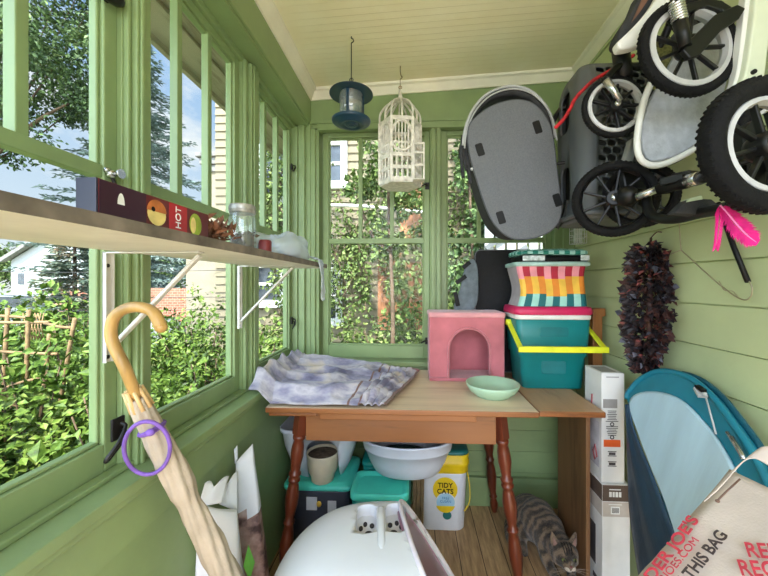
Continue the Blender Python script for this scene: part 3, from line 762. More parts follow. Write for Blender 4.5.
leg((-.452,1.365,.747), (-.535,1.345,.001)); leg((.335,1.365,.747), (.418,1.345,.001)); leg((.37,1.86,.747), (.445,1.905,.001)); leg((-.49,1.86,.747), (-.565,1.905,.001))
# board standing under the end of the leaf
mb = MB(); mb.bb(.697,.714,1.418,1.69,.0005,TZ-.0235); tag(mb.build('wooden_board', wood('brown_board', (122,86,54), (80,54,32), 'Z', 8, .5), bevel=.002), 'brown wooden board standing upright under the table leaf', 'board')

# =============================================================== blanket
def blanket():
    m, nt, b = newmat('tie_dye_blanket'); vec = coords(nt, (1,1,1))
    n1 = noise_node(nt, coords(nt,(.7,1.3,1),(0,0,.5)), 8, 4, .55); n2 = noise_node(nt, coords(nt, (1,1,1), (0,0,.6)), 5, 2)
    c1 = ramp(nt, n1, [(.34, (92,88,112)), (.45, (146,142,162)), (.55, (190,184,190)), (.66, (116,110,132))])
    c2 = ramp(nt, n2, [(.60, (0,0,0)), (.68, (255,255,255))])
    mx = nt.nodes.new('ShaderNodeMix'); mx.data_type = 'RGBA'; nt.links.new(c2, mx.inputs[0]); nt.links.new(c1, mx.inputs[6]); mx.inputs[7].default_value = lin((206,190,166))
    # brown woven stripes
    tc = nt.nodes.new('ShaderNodeUVMap') ; sep = nt.nodes.new('ShaderNodeSeparateXYZ'); nt.links.new(tc.outputs[0], sep.inputs[0])
    r = nt.nodes.new('ShaderNodeValToRGB'); r.color_ramp.interpolation = 'CONSTANT'
    st = [(0,0),(.72,1),(.735,0),(.80,1),(.815,0),(.985,1)]
    while len(r.color_ramp.elements) < len(st): r.color_ramp.elements.new(.5)
    for e, (p, v) in zip(r.color_ramp.elements, st): e.position = p; e.color = (v,v,v,1)
    nt.links.new(sep.outputs[0], r.inputs[0])
    m2 = nt.nodes.new('ShaderNodeMix'); m2.data_type = 'RGBA'; nt.links.new(r.outputs[0], m2.inputs[0]); nt.links.new(mx.outputs[2], m2.inputs[6]); m2.inputs[7].default_value = lin((112,80,70))
    # red brown hem along the far edge
    r2 = nt.nodes.new('ShaderNodeValToRGB'); r2.color_ramp.interpolation = 'CONSTANT'; r2.color_ramp.elements[1].position = .93; r2.color_ramp.elements[0].color = (0,0,0,1); r2.color_ramp.elements[1].color = (1,1,1,1)
    nt.links.new(sep.outputs[1], r2.inputs[0])
    m3 = nt.nodes.new('ShaderNodeMix'); m3.data_type = 'RGBA'; nt.links.new(r2.outputs[0], m3.inputs[0]); nt.links.new(m2.outputs[2], m3.inputs[6]); m3.inputs[7].default_value = lin((140,74,70))
    nt.links.new(m3.outputs[2], b.inputs['Base Color']); b.inputs['Roughness'].default_value = .9; b.inputs['Sheen Weight'].default_value = .3
    bumpy(nt, b, noise_node(nt, vec, 160, 2), .25, .003); return m
def make_blanket():
    # four corners on the table (front-left, front-right, back-right, back-left)
    A, B_, C, Dd = Vector((-.655,1.318)), Vector((-.105,1.318)), Vector((.03,1.84)), Vector((-.58,1.84))
    n, m = 110, 90; vs = []; uv = []
    for j in range(m+1):
        for i in range(n+1):
            u, v = i/n, j/m
            p = (A*(1-u)+B_*u)*(1-v)+(Dd*(1-u)+C*u)*v
            q = Vector((p.x*4.0+p.y*3.0, p.y*9.5-p.x*3.5, 1.3))
            f = abs(noise.noise(q))**.8; f2 = abs(noise.noise(q*2.1+Vector((4,1,0)))); f3 = noise.noise(q*.6+Vector((1,7,2)))
            fold = .027*(1-min(1, f*2.0))+.008*(1-min(1, f2*2.2))+.008*f3
            swell = .030*max(0, 1-u*1.15)**1.2+.012*math.sin(PI*min(1, v*1.0))+.045*v*(1-u)
            ed = min(1, min(1-u, v, 1-v)*9); h = (fold+swell+.012)*(.22+.78*ed)
            # ripple folds along the right edge
            if u > .80: h += .012*abs(math.sin((u-.80)*60))*(1-v*.4)
            base = TZ+.003
            if p.x < -.57: base += min(1, (-.57-p.x)/.05)*.052      # climbs over the window sill
            z = base+max(h, .001)
            dx = .012*noise.noise(q*1.1+Vector((9,0,0))); dy = .014*noise.noise(q*1.2+Vector((0,5,3)))
            if j == 0: dy = .004*noise.noise(Vector((u*14,0,0)))
            vs.append((max(p.x+dx, -.659), p.y+dy, z)); uv.append((u, v))
    fs = [(j*(n+1)+i, j*(n+1)+i+1, (j+1)*(n+1)+i+1, (j+1)*(n+1)+i) for j in range(m) for i in range(n)]
    mb = MB(); mb.add(vs, fs, 0, True)
    o = mb.build('blanket', blanket()); me = o.data; lay = me.uv_layers.new(name='UVMap')
    for l in me.loops: lay.data[l.index].uv = uv[l.vertex_index]
    md = o.modifiers.new('solid','SOLIDIFY'); md.thickness = .006; md.offset = 1
    return tag(o, 'crumpled lavender and grey throw blanket lying on the table', 'blanket')
make_blanket()

# =============================================================== pink cat house
def plush(name, c):
    m, nt, b = newmat(name); vec = coords(nt); n = noise_node(nt, vec, 7, 3); n2 = noise_node(nt, vec, 260, 3, .7)
    nt.links.new(ramp(nt, n, [(.3, sh(c,.90)), (.7, sh(c,1.06))]), b.inputs['Base Color']); b.inputs['Roughness'].default_value = .95
    b.inputs['Sheen Weight'].default_value = .5; b.inputs['Sheen Roughness'].default_value = .5; b.inputs['Specular IOR Level'].default_value = .1
    bumpy(nt, b, n2, .55, .004); return m
m_pink = plush('pink_plush', (198,116,124))
X0, X1, Y0, Y1, Z0, Z1 = .076, .447, 1.70, 1.885, TZ+.0005, 1.106
ch = thing('cat_house', 'pink plush cube cat house with an arched doorway on the table', 'cat house', ((X0+X1)/2,(Y0+Y1)/2,Z0))
a0, a1, zs_ = .172, .374, .93
arch = [(a0,Z0+.018)]+[((a0+a1)/2-(a1-a0)/2*math.cos(PI*k/16), zs_+(.105)*math.sin(PI*k/16)) for k in range(17)]+[(a1,Z0+.018)]
poly = [(X0,Z0+.018)]+arch+[(X1,Z0+.018),(X1,Z1),(X0,Z1)]
poly = [(X0,Z0+.018),(X0,Z1),(X1,Z1),(X1,Z0+.018)]+arch[::-1]
mb = MB(); mb.prism(poly, frame((0,Y0+.025,0),(1,0,0),(0,0,1)), .025); mb.build('front_panel', m_pink, ch, bevel=.008, seg=3, world=True)
mb = MB(); mb.bb(X0,X0+.02,Y0+.026,Y1,Z0+.018,Z1-.021); mb.bb(X1-.02,X1,Y0+.026,Y1,Z0+.018,Z1-.021); mb.bb(X0+.02,X1-.02,Y1-.02,Y1,Z0+.018,Z1-.021); mb.build('walls', m_pink, ch, bevel=.004, world=True)
mb = MB(); mb.bb(X0-.004,X1+.004,Y0-.004,Y1+.004,Z1-.02,Z1+.008); mb.build('roof_panel', plush('pale_pink_plush', (226,160,164)), ch, bevel=.010, seg=3, world=True)
mb = MB(); mb.bb(X0,X1,Y0,Y1,Z0,Z0+.018); mb.build('base', m_pink, ch, bevel=.006, world=True)
mb = MB(); mb.tube([Vector((x,Y0-.001,z)) for x, z in arch], .006, 8); mb.build('door_trim', plush('rose_plush', (200,118,126)), ch, world=True)
# bowl
m_bowl = pm('pale_green_glaze', (176,208,178), .3, .04, 8)
mb = MB(); mb.lathe([(.001,.004),(.060,.004),(.062,.0),(.070,.0),(.074,.006),(.098,.022),(.111,.044),(.114,.055),(.110,.056),(.095,.028),(.070,.012),(.001,.010)], 40, (.341,1.50,TZ+.0005)); tag(mb.build('bowl', m_bowl), 'shallow pale green bowl on the table before the cat house', 'bowl')

# =============================================================== cooler
m_teal = pm('teal_plastic', (16,122,122), .38, .06, 6); m_hot = pm('hot_pink_plastic', (206,40,92), .38, .05, 8); m_yel = pm('yellow_plastic', (224,226,44), .4, .06, 10)
cl = thing('cooler', 'teal cooler with a pink and white lid and a yellow handle', 'cooler', (.642,1.70,TZ+.0005))
def rr(cx, cy, w, h, r, z): return [Vector((cx+x, cy+y, z)) for x, y in rrect(w, h, r, 5)]
zb, zt = TZ+.0005, 1.090
mb = MB()
def cw(t): return .275+.055*t
mb.rings([rr(.642,1.70,cw(0)-.012,.180,.02,zb), rr(.642,1.70,cw(0),.190,.025,zb+.006), rr(.642,1.70,cw(.45),.197,.025,zb+.145), rr(.642,1.70,cw(.48)+.012,.205,.025,zb+.150), rr(.642,1.70,cw(.98)+.010,.212,.025,zt-.004), rr(.642,1.70,cw(1)+.004,.206,.025,zt)])
mb.build('body', m_teal, cl, world=True)
mp_ = pm('dark_teal_panel', (14,112,114), .38)  # moulded panels are a slightly darker teal than the body
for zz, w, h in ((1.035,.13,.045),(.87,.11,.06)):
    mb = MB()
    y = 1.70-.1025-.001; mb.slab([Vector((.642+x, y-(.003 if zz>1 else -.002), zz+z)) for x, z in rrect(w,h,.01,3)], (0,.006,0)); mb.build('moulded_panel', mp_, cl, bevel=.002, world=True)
mb = MB(); mb.rings([rr(.642,1.70,.338,.216,.028,zt+.0005), rr(.642,1.70,.346,.222,.03,zt+.004), rr(.642,1.70,.348,.224,.03,zt+.020), rr(.642,1.70,.344,.22,.03,zt+.022)]); mb.build('white_band', m_white, cl, world=True)
mb = MB(); mb.rings([rr(.642,1.70,.350,.226,.03,zt+.0225), rr(.642,1.70,.356,.232,.03,zt+.027), rr(.642,1.70,.356,.232,.03,zt+.045), rr(.642,1.70,.350,.226,.03,zt+.052), rr(.642,1.70,.346,.22,.03,zt+.058), rr(.642,1.70,.32,.20,.03,zt+.060)]); mb.build('lid', m_hot, cl, world=True)
mb = MB(); xl, xr = .642-.178, .642+.178
h1, h2 = Vector((xl,1.50,.972)), Vector((xr,1.50,.972))
mb.beam(h1+Vector((-.012,0,0)), h2+Vector((.012,0,0)), .014, .026); mb.beam((xl,1.695,1.068), h1, .010, .022, 0, (1,0,0)); mb.beam((xr,1.695,1.068), h2, .010, .022, 0, (1,0,0))
hd = mb.build('handle', m_yel, cl, bevel=.003, world=True)
mb = MB()
for x in (xl, xr): mb.lathe([(.014,-.012),(.014,.012),(.009,.014)], 16, (0,0,0), 0, frame((x,1.695,1.068),(0,1,0),(0,0,1)))
mb.build('pivot', m_yel, hd, world=True)
# =============================================================== striped picnic bag on the cooler
zb = zt+.0605; zt2 = zb+.185
pc = thing('picnic_bag', 'striped insulated picnic bag with a green checked top on the cooler', 'bag', (.642,1.70,zb))
cols = [pm('bag_'+n, c, .6, .06, 14) for n, c in [('pink',(236,150,160)),('crimson',(176,30,56)),('yellow',(240,190,70)),('orange',(228,138,44)),('mint',(160,214,200)),('teal',(20,104,108)),('grey_mesh',(176,168,170))]]
mb = MB(); N = 60
def ring(z, t):
    pin = 1-.07*math.sin(PI*t)
    return [Vector((.642+x*pin+.006*math.sin(t*5), 1.70+y*pin, z)) for x, y in rrect(.315,.19,.018,3)]
def resamp(r, n):
    L = [0]
    for i in range(len(r)): L.append(L[-1]+(r[(i+1) % len(r)]-r[i]).length)
    out = []
    for k in range(n):
        s = L[-1]*k/n; i = max(j for j in range(len(r)) if L[j] <= s); f = (s-L[i])/max(1e-9, L[i+1]-L[i]); out.append(r[i].lerp(r[(i+1) % len(r)], f))
    return out
rows = 16; rs = [resamp(ring(zb+(zt2-zb)*k/rows, k/rows), N) for k in range(rows+1)]
for k in range(rows):
    for i in range(N):
        j = (i+1) % N; c = (rs[k][i]+rs[k][j])/2; side = c.x < .642-.140 and c.y > 1.625
        p = i//1 % 4 < 2
        t = k+(.6*math.sin(i*.5))
        if side: mi = 6
        elif t < 4: mi = 5 if p else 4
        elif t < 11: mi = 3 if p else 2
        else: mi = 1 if p else 0
        mb.add([rs[k][i],rs[k][j],rs[k+1][j],rs[k+1][i]], [(0,1,2,3)], mi, True)
mb.add(rs[0],[list(range(N))],5)
mb.build('body', cols, pc, world=True)
mb = MB(); mb.rings([rr(.642,1.70,.325,.20,.03,zt2), rr(.642,1.70,.345,.215,.03,zt2+.004), rr(.642,1.70,.345,.215,.03,zt2+.018), rr(.642,1.70,.33,.20,.03,zt2+.022)]); mb.build('rim', pm('mint_rim', (176,206,196), .5, .1, 20), pc, world=True)
mb = MB(); mb.rings([rr(.655,1.70,.30,.19,.03,zt2+.0225), rr(.655,1.70,.31,.20,.03,zt2+.027), rr(.655,1.70,.31,.20,.03,zt2+.048), rr(.655,1.70,.29,.18,.03,zt2+.052)]); mb.build('folded_strap', m_black, pc, world=True)
def check():
    m, nt, b = newmat('green_check'); c = nt.nodes.new('ShaderNodeTexChecker'); c.inputs['Scale'].default_value = 42
    c.inputs[1].default_value = lin((30,128,112)); c.inputs[2].default_value = lin((168,214,204)); nt.links.new(coords(nt), c.inputs[0]); nt.links.new(c.outputs[0], b.inputs['Base Color']); b.inputs['Roughness'].default_value = .6; return m
def wobble(rings, amp, s, seed):
    return [[p+Vector((0,0,amp*noise.noise(Vector((p.x*s+seed,p.y*s,i*.4))))) for p in r] for i, r in enumerate(rings)]
mb = MB(); mb.rings(wobble([rr(.646,1.70,.29,.18,.03,zt2+.053), rr(.646,1.70,.325,.205,.04,zt2+.057), rr(.646,1.70,.325,.205,.04,zt2+.070), rr(.646,1.70,.29,.17,.04,zt2+.080), rr(.646,1.70,.15,.08,.03,zt2+.083)], .006, 14, 2)); mb.build('checked_top', check(), pc, world=True)
mpc = pm('pale_check', (206,222,214), .6, .2, 60)
for a, b in ((.50,.60),(.76,.80)): mb = MB(); mb.bb(a,b,1.592,1.597,zt2+.026,zt2+.050); mb.build('checked_edge', mpc, pc, bevel=.002, world=True)
# black case behind
m_case = pm('black_fabric', (22,22,24), .8, .2, 60, bump=.2)
cs_ = thing('black_case', 'flat black case standing behind the striped bag', 'case', (.50,1.915,TZ+.0005))
mb = MB(); T = frame((.505,1.938,(TZ+1.443)/2),(1,0,0),(0,0,1)); mb.prism(rrect(.34,1.443-TZ-.001,.03,5), T, .04); mb.build('body', m_case, cs_, bevel=.006, world=True)
mb = MB(); mb.tube([T @ Vector((x,y,.041)) for x, y in rrect(.336,1.443-TZ-.005,.03,5)], .003, 6, 0, True); mb.build('piping', pm('grey_piping', (96,98,102), .7), cs_, world=True)
# grey folded carrier on the cat house
m_gfab = pm('grey_blue_fabric', (104,114,120), .85, .12, 30, bump=.2)
gc = thing('folded_carrier', 'grey folded fabric carrier with black straps on the cat house', 'carrier', (.285,1.82,Z1+.009))
mb = MB(); mb.slab(bezc([P(u,v,1.86) for u, v in [(474,259),(468,262),(464,272),(461,286),(457,298),(454,309),(462,311),(472,311),(478,300),(478,270)]],3),(0,.025,0)); mb.build('cloth', m_gfab, gc, bevel=.006, world=True)
for a, b in (((463,268),(470,262)),((456,283),(466,276)),((455,292),(458,306))): mb = MB(); mb.beam(P(a[0],a[1],1.853),P(b[0],b[1],1.855),.022,.008,0,(0,1,0)); mb.build('strap', m_black, gc, bevel=.002, world=True)
# notched post in the corner behind the cartons
m_pine = wood('orange_pine', (160,104,58), (112,66,34), 'Z', 9, .4)
mb = MB(); mb.prism([(.835,.0005),(.878,.0005),(.878,1.10),(.893,1.105),(.893,1.14),(.835,1.14)], frame((0,1.68,0),(1,0,0),(0,0,1)), .045); tag(mb.build('wooden_post', m_pine, bevel=.002), 'orange brown wooden post with a notched top behind the cartons', 'post')
# =============================================================== under the table
m_aqua = pm('aqua_lid', (84,220,198), .4, .05, 8); m_aquad = pm('deep_aqua', (24,140,128), .4, .05, 8); m_slate = pm('slate_plastic', (62,66,80), .4, .08, 8)
m_lgrey = pm('pale_grey_plastic', (206,208,216), .38, .03, 8)
def tub(name, label, x0, x1, y0, y1, h, mbody, mlid, tray=False, cat='storage tub'):
    cx, cy, w, d = (x0+x1)/2, (y0+y1)/2, x1-x0, y1-y0
    t = thing(name, label, cat, (cx,cy,.0005))
    def q(w_, d_, z, r=.03): return [Vector((x, y, z)) for x, y in rrect(w_, d_, r, 5)]
    mb = MB(); mb.rings([q(w*.88-.01,d*.88-.01,.0), q(w*.88,d*.88,.006), q(w*.95,d*.95,h-.04), q(w*.95,d*.95,h-.032)]); mb.build('body', mbody, t)
    mb = MB()
    if tray: mb.rings([q(w-.01,d-.01,h-.032), q(w,d,h-.026), q(w,d,h-.004), q(w-.008,d-.008,h), q(w-.03,d-.03,h), q(w-.045,d-.045,h-.012), q(w-.055,d-.055,h-.013)])
    else: mb.rings([q(w-.01,d-.01,h-.032), q(w,d,h-.026), q(w,d,h-.012), q(w-.012,d-.012,h-.006), q(w-.04,d-.04,h-.004), q(w-.055,d-.055,h)])
    mb.build('lid', mlid, t)
    return t
t1 = tub('storage_tub', 'slate grey storage tub with an aqua lid at the left table leg', -.612, -.285, 1.555, 1.845, .325, m_slate, m_aqua)
mb = MB(); mb.bb(-.05,-.0,-.1415,-.137,.205,.265); mb.build('pale_label', m_lgrey, t1, bevel=.001); mb = MB(); mb.bb(.05,.09,-.1415,-.137,.19,.25); mb.build('pale_label', m_lgrey, t1, bevel=.001)
mb = MB(); mb.ball((.01,-.142,.235),(.012,.006,.014)); mb.build('yellow_clip', pm('mustard', (214,170,60), .5), t1)
tub('storage_tub', 'low storage tub with an aqua tray lid in the middle under the table', -.275, -.022, 1.435, 1.63, .36, m_aquad, m_aqua, True)
tub('storage_tub', 'deep aqua storage tub at the back carrying the round basin', -.255, -.005, 1.645, 1.895, .392, m_aquad, m_aquad)
# upturned litter hood with a doorway, on the tub
def hood():
    t = thing('litter_hood', 'pale grey upturned litter tray hood with an arched opening on the slate tub', 'litter hood', (-.46,1.72,.3255))
    mb = MB(); cx, cy = -.455, 1.70
    def q(w_, d_, z, r): return [Vector((cx+x, cy+y, z)) for x, y in rrect(w_, d_, r, 6)]
    zs = [(.3255,.20,.15,.05),(.33,.22,.17,.06),(.40,.29,.21,.06),(.48,.335,.245,.06),(.545,.355,.26,.06),(.555,.372,.275,.06),(.572,.372,.275,.06)]
    mb.rings([q(w,d,z,r) for z,w,d,r in zs], caps=False)
    o = mb.build('shell', m_lgrey, t, solid=.006, world=True)
    cut = MB(); a = [(-.075,-.2),(.075,-.2),(.075,.09)]+[(.075*math.cos(PI*k/12), .09+.055*math.sin(PI*k/12)) for k in range(1,12)]+[(-.075,.09)]
    cut.prism(a, frame((cx+.025,cy-.02,.385),(1,0,0),(0,0,1)), .3); c = cut.build('cut', m_lgrey)
    md = o.modifiers.new('cut','BOOLEAN'); md.object = c; md.operation = 'DIFFERENCE'; md.solver = 'EXACT'
    bake(o); bpy.data.objects.remove(c)
hood()
# plant pot
m_pot = pm('glazed_beige_pot', (214,200,172), .35, .06, 10); m_earth = pm('potting_soil', (92,74,58), .95, .35, 40, bump=.6)
pt = thing('plant_pot', 'beige stepped plant pot full of dry soil on the slate tub', 'plant pot', (-.432,1.60,.326))
mb = MB(); mb.lathe([(.001,.0),(.048,.0),(.052,.004),(.056,.030),(.067,.052),(.070,.058),(.074,.128),(.075,.134),(.071,.135),(.069,.122),(.001,.118)], 32); mb.build('pot', m_pot, pt)
mb = MB(); mb.lathe([(.0685,.1235),(.055,.127),(.03,.130),(.001,.128)], 20, caps=False); mb.build('soil', m_earth, pt)
# basin
m_bas = pm('pale_grey_basin', (204,208,218), .3, .03, 8)
bs = thing('basin', 'pale grey oval basin on top of the aqua tubs', 'basin', (-.030,1.585,.393))
mb = MB(); mb.lathe([(.001,.0),(.135,.0),(.142,.006),(.165,.05),(.186,.105),(.190,.106),(.192,.112),(.197,.146),(.203,.150),(.203,.158),(.194,.158),(.190,.150),(.180,.105),(.158,.05),(.134,.012),(.001,.010)], 48, sx=1.06, sy=.66); mb.build('bowl', m_bas, bs)
mb = MB(); mb.ball((-.02,0,.05),(.12,.07,.05),0,20,10,None,.7); mb.build('dark_contents', pm('dark_green_cloth', (30,66,62), .9, .3, 30), bs)
# litter pail
m_pail = pm('white_pail', (228,230,236), .4, .03, 8); m_py = pm('yellow_pail_band', (236,200,28), .42, .06, 8); m_pteal = pm('dark_teal_lid', (34,110,106), .45, .08, 8)
pl = thing('litter_pail', 'white square pail with a yellow band, printed label and teal lid', 'pail', (.148,1.83,.0005))
def sq(w, z, r=.04): return [Vector((x*1.14, y, z)) for x, y in rrect(w, w*.9, r, 6)]
mb = MB(); mb.rings([sq(.188,0), sq(.194,.005), sq(.214,.29), sq(.216,.295)]); mb.build('body', m_pail, pl)
mb = MB(); mb.rings([sq(.218,.2955), sq(.226,.300), sq(.230,.335), sq(.236,.340), sq(.236,.352), sq(.230,.356), sq(.234,.385), sq(.230,.39)]); mb.build('band', m_py, pl)
mb = MB(); mb.rings([sq(.226,.3905), sq(.232,.394), sq(.226,.406), sq(.19,.412)]); mb.build('lid', m_pteal, pl)
yf = -.0935
def pdisc(mb, cx, cz, r, mi, dy, rz=None, a0=0, a1=2*PI):
    n = 28; vs = []
    for k in range(n+1):
        a = a0+(a1-a0)*k/n; z = cz+(rz or r)*math.sin(a); vs.append((cx+r*math.cos(a), yf+.0295*(.205-z)*.35-dy, z))
    mb.add(vs, [list(range(len(vs)))], mi)
mb = MB(); pdisc(mb,.010,.215,.062,0,.004); pdisc(mb,.012,.150,.050,1,.0046); pdisc(mb,.012,.150,.046,3,.0050); pdisc(mb,.012,.148,.050,0,.0056,.05,PI*1.1,PI*1.9); pdisc(mb,.020,.085,.022,2,.005)
mb.build('label', [m_py, m_wtext, m_pteal, pm('pale_blue_print', (170,210,232), .5)], pl)
text('label_words', 'TIDY\nCATS', .034, m_black, frame((.158,1.83+yf-.0068,.222),(1,0,0),(0,0,1)), pl, bold=.0006)
text('label_words', 'FREE\nCLEAN', .018, pm('blue_print', (70,130,180), .5), frame((.160,1.83+yf-.0068,.165),(1,0,0),(0,0,1)), pl)
mb = MB(); mb.tube(bez([(.121,0,.33),(.136,-.05,.24),(.134,-.095,.17),(.11,-.115,.13),(.10,-.117,.125)],8), .0028); mb.build('handle', m_py, pl)
# paper sack
m_kraft = pm('kraft_paper', (120,98,68), .85, .2, 10, bump=.2)
mb = MB()
for i in range(5): mb.beam((-.004+.010*i,1.60+.03*(i%2),.003),(.004+.010*i,1.64,.345),.012,.006)
tag(mb.build('bamboo_sticks', m_kraft, bevel=.001), 'small bundle of brown sticks between the aqua tub and the pail', 'sticks')

# =============================================================== litter box in front
m_dome = pm('glossy_white_plastic', (222,222,224), .25, .02, 5); m_mauve = pm('mauve_plastic', (150,110,128), .3, .04, 6)
def dome():
    C0 = Vector((-.088,.92,0)); a, b_, z0, hz = .340, .30, .18, .405
    t = thing('covered_litter_box', 'white domed litter box with a mauve entrance before the table', 'litter box', (C0.x,C0.y,0))
    t.rotation_euler = (0,0,R(6))
    mb = MB(); mb.rings([[Vector((k*a*1.0*math.copysign(abs(math.cos(th))**.8, math.cos(th)), k*b_*math.copysign(abs(math.sin(th))**.8, math.sin(th)), z)) for th in [2*PI*i/48 for i in range(48)]] for k, z in ((.80,.0005),(.84,.01),(.97,.14),(1.02,.145),(1.02,.158))])
    mb.build('pan', m_mauve, t)
    # shell
    n, m = 72, 28; mb = MB(); rs = []
    f = lambda x, p: math.copysign(abs(x)**p, x)
    for j in range(m):
        ph = (PI/2)*j/m*1.0
        rs.append([Vector((a*f(math.cos(ph),.62)*f(math.cos(2*PI*i/n),.82), b_*f(math.cos(ph),.62)*f(math.sin(2*PI*i/n),.82), z0+hz*f(math.sin(ph),.80))) for i in range(n)])
    mb.rings(rs, caps=False); top = Vector((0,0,z0+hz)); o_ = len(mb.v); mb.v.append(top)
    for i in range(n): mb.f.append([(m-1)*n+i, (m-1)*n+(i+1) % n, o_]); mb.m.append(0); mb.sm.append(True)
    o = mb.build('hood', m_dome, t)
    nrm = Vector((.84,.12,.53)).normalized(); pc_ = Vector((.176,.02,z0+.232))
    bm_ = bmesh.new(); bm_.from_mesh(o.data)
    bmesh.ops.bisect_plane(bm_, geom=bm_.verts[:]+bm_.edges[:]+bm_.faces[:], plane_co=pc_, plane_no=nrm, clear_outer=True)
    ed = [e for e in bm_.edges if e.is_boundary and all(abs((v.co-pc_).dot(nrm)) < 1e-4 for v in e.verts)]
    # order the rim
    adj = {}
    for e in ed:
        for v in e.verts: adj.setdefault(v, []).append(e.other_vert(v))
    ends = [v for v in adj if len(adj[v]) == 1]; cur = ends[0] if ends else next(iter(adj)); loop = [cur]; prev = None
    while True:
        nx = [w for w in adj[cur] if w is not prev and w not in loop]
        if not nx: break
        prev, cur = cur, nx[0]; loop.append(cur)
    rim = [v.co.copy() for v in loop]
    bm_.to_mesh(o.data); bm_.free()
    md = o.modifiers.new('solid','SOLIDIFY'); md.thickness = .008; md.offset = -1
    # recessed vents: cut by two rounded pockets
    cut = MB()
    for x in (-.042, .042):
        cut.rings([[Vector((x+px, .06+py, z)) for px, py in rrect(.058, .13, .024, 6)] for z in (z0+hz-.035, z0+hz+.06)], smooth=False)
    c = cut.build('cut', m_dome); c.parent = t
    bpy.context.view_layer.update()
    md = o.modifiers.new('cut','BOOLEAN'); md.object = c; md.operation = 'DIFFERENCE'; md.solver = 'EXACT'
    bake(o); bpy.data.objects.remove(c)
    # vent wells with paw shaped holes
    for x in (-.042, .042):
        z = z0+hz-.040
        mb = MB(); mb.rings([[Vector((x+px*s, .06+py*s, zz)) for px, py in rrect(.062, .134, .025, 6)] for s, zz in ((1,z0+hz-.008),(.97,z0+hz-.03),(.94,z))], caps=False)
        mb.add([Vector((x+px*.94, .06+py*.94, z)) for px, py in rrect(.062,.134,.025,6)], [list(range(28))], 0)
        w = mb.build('vent_well', pm('vent_white', (214,212,214), .35, .03, 8), t)
        mb = MB(); sx = -1 if x < 0 else 1
        for k, (px, py, rx, ry) in enumerate([(.006*-sx,-.014,.012,.013),(.014*-sx,.014,.007,.010),(-.004*-sx,.020,.006,.010),(-.015*-sx,.006,.006,.010),(.017*-sx,-.034,.006,.008),(-.012*-sx,-.032,.008,.010)]):
            mb.lathe([(1,0),(1,.0016),(.9,.002)], 18, T=Matrix.Translation((x+px*1.1,.06+py*1.2,z)) @ Matrix.Diagonal((rx,ry,1,1)))
        mb.build('vent_hole', m_mauve if 0 else pm('dark_hole', (46,40,46), .7), w)
    # ridge between the vents
    mb = MB(); mb.tube(bez([(0,-.06,z0+hz-.006),(0,-.02,z0+hz+.001),(0,.05,z0+hz+.001),(0,.11,z0+hz-.008)],5), .010, 10, flat=.5); mb.build('ridge', m_dome, t)
    # entrance lip and mauve flap
    mb = MB(); mb.tube(rim, .0065, 8, closed=False); mb.build('entrance_lip', pm('lip_mauve_white', (222,212,218), .3), t)
    cen = sum(rim, Vector())/len(rim); low = min(p.z for p in rim)
    inner = [cen+(p-cen)*.93-nrm*.012 for p in rim]
    mb = MB(); mb.slab(inner, -nrm*.006); fl = mb.build('entrance_flap', m_mauve, t)
    mb = MB(); mb.tube([cen+(p-cen)*.90-nrm*.011 for p in rim], .003, 6, closed=True); mb.build('flap_rim', pm('light_mauve', (176,140,156), .3), fl)
    mb = MB(); p0 = rim[len(rim)//4]; mb.ball(rim[3]+Vector((-.01,0,.02)), (.008,.010,.008)); mb.build('clip', m_dome, t)
dome()

# =============================================================== cat
def tabby():
    m, nt, b = newmat('tabby_fur'); vec = coords(nt)
    w = nt.nodes.new('ShaderNodeTexWave'); w.bands_direction = 'Y'; w.inputs['Scale'].default_value = 10; w.inputs['Distortion'].default_value = 5; w.inputs['Detail'].default_value = 3; w.inputs['Detail Scale'].default_value = 2
    nt.links.new(vec, w.inputs['Vector']); n = noise_node(nt, coords(nt,(1,3,1)), 90, 4, .7)
    ad = nt.nodes.new('ShaderNodeMath'); ad.operation = 'MULTIPLY_ADD'; ad.inputs[1].default_value = .5; nt.links.new(w.outputs['Fac'], ad.inputs[0]); nt.links.new(n, ad.inputs[2])
    nt.links.new(ramp(nt, ad.outputs[0], [(.45, (32,26,21)), (.70, (70,57,44)), (1.0, (118,98,77))]), b.inputs['Base Color'])
    b.inputs['Roughness'].default_value = .85; b.inputs['Sheen Weight'].default_value = .25; bumpy(nt, b, n, .8, .006); return m
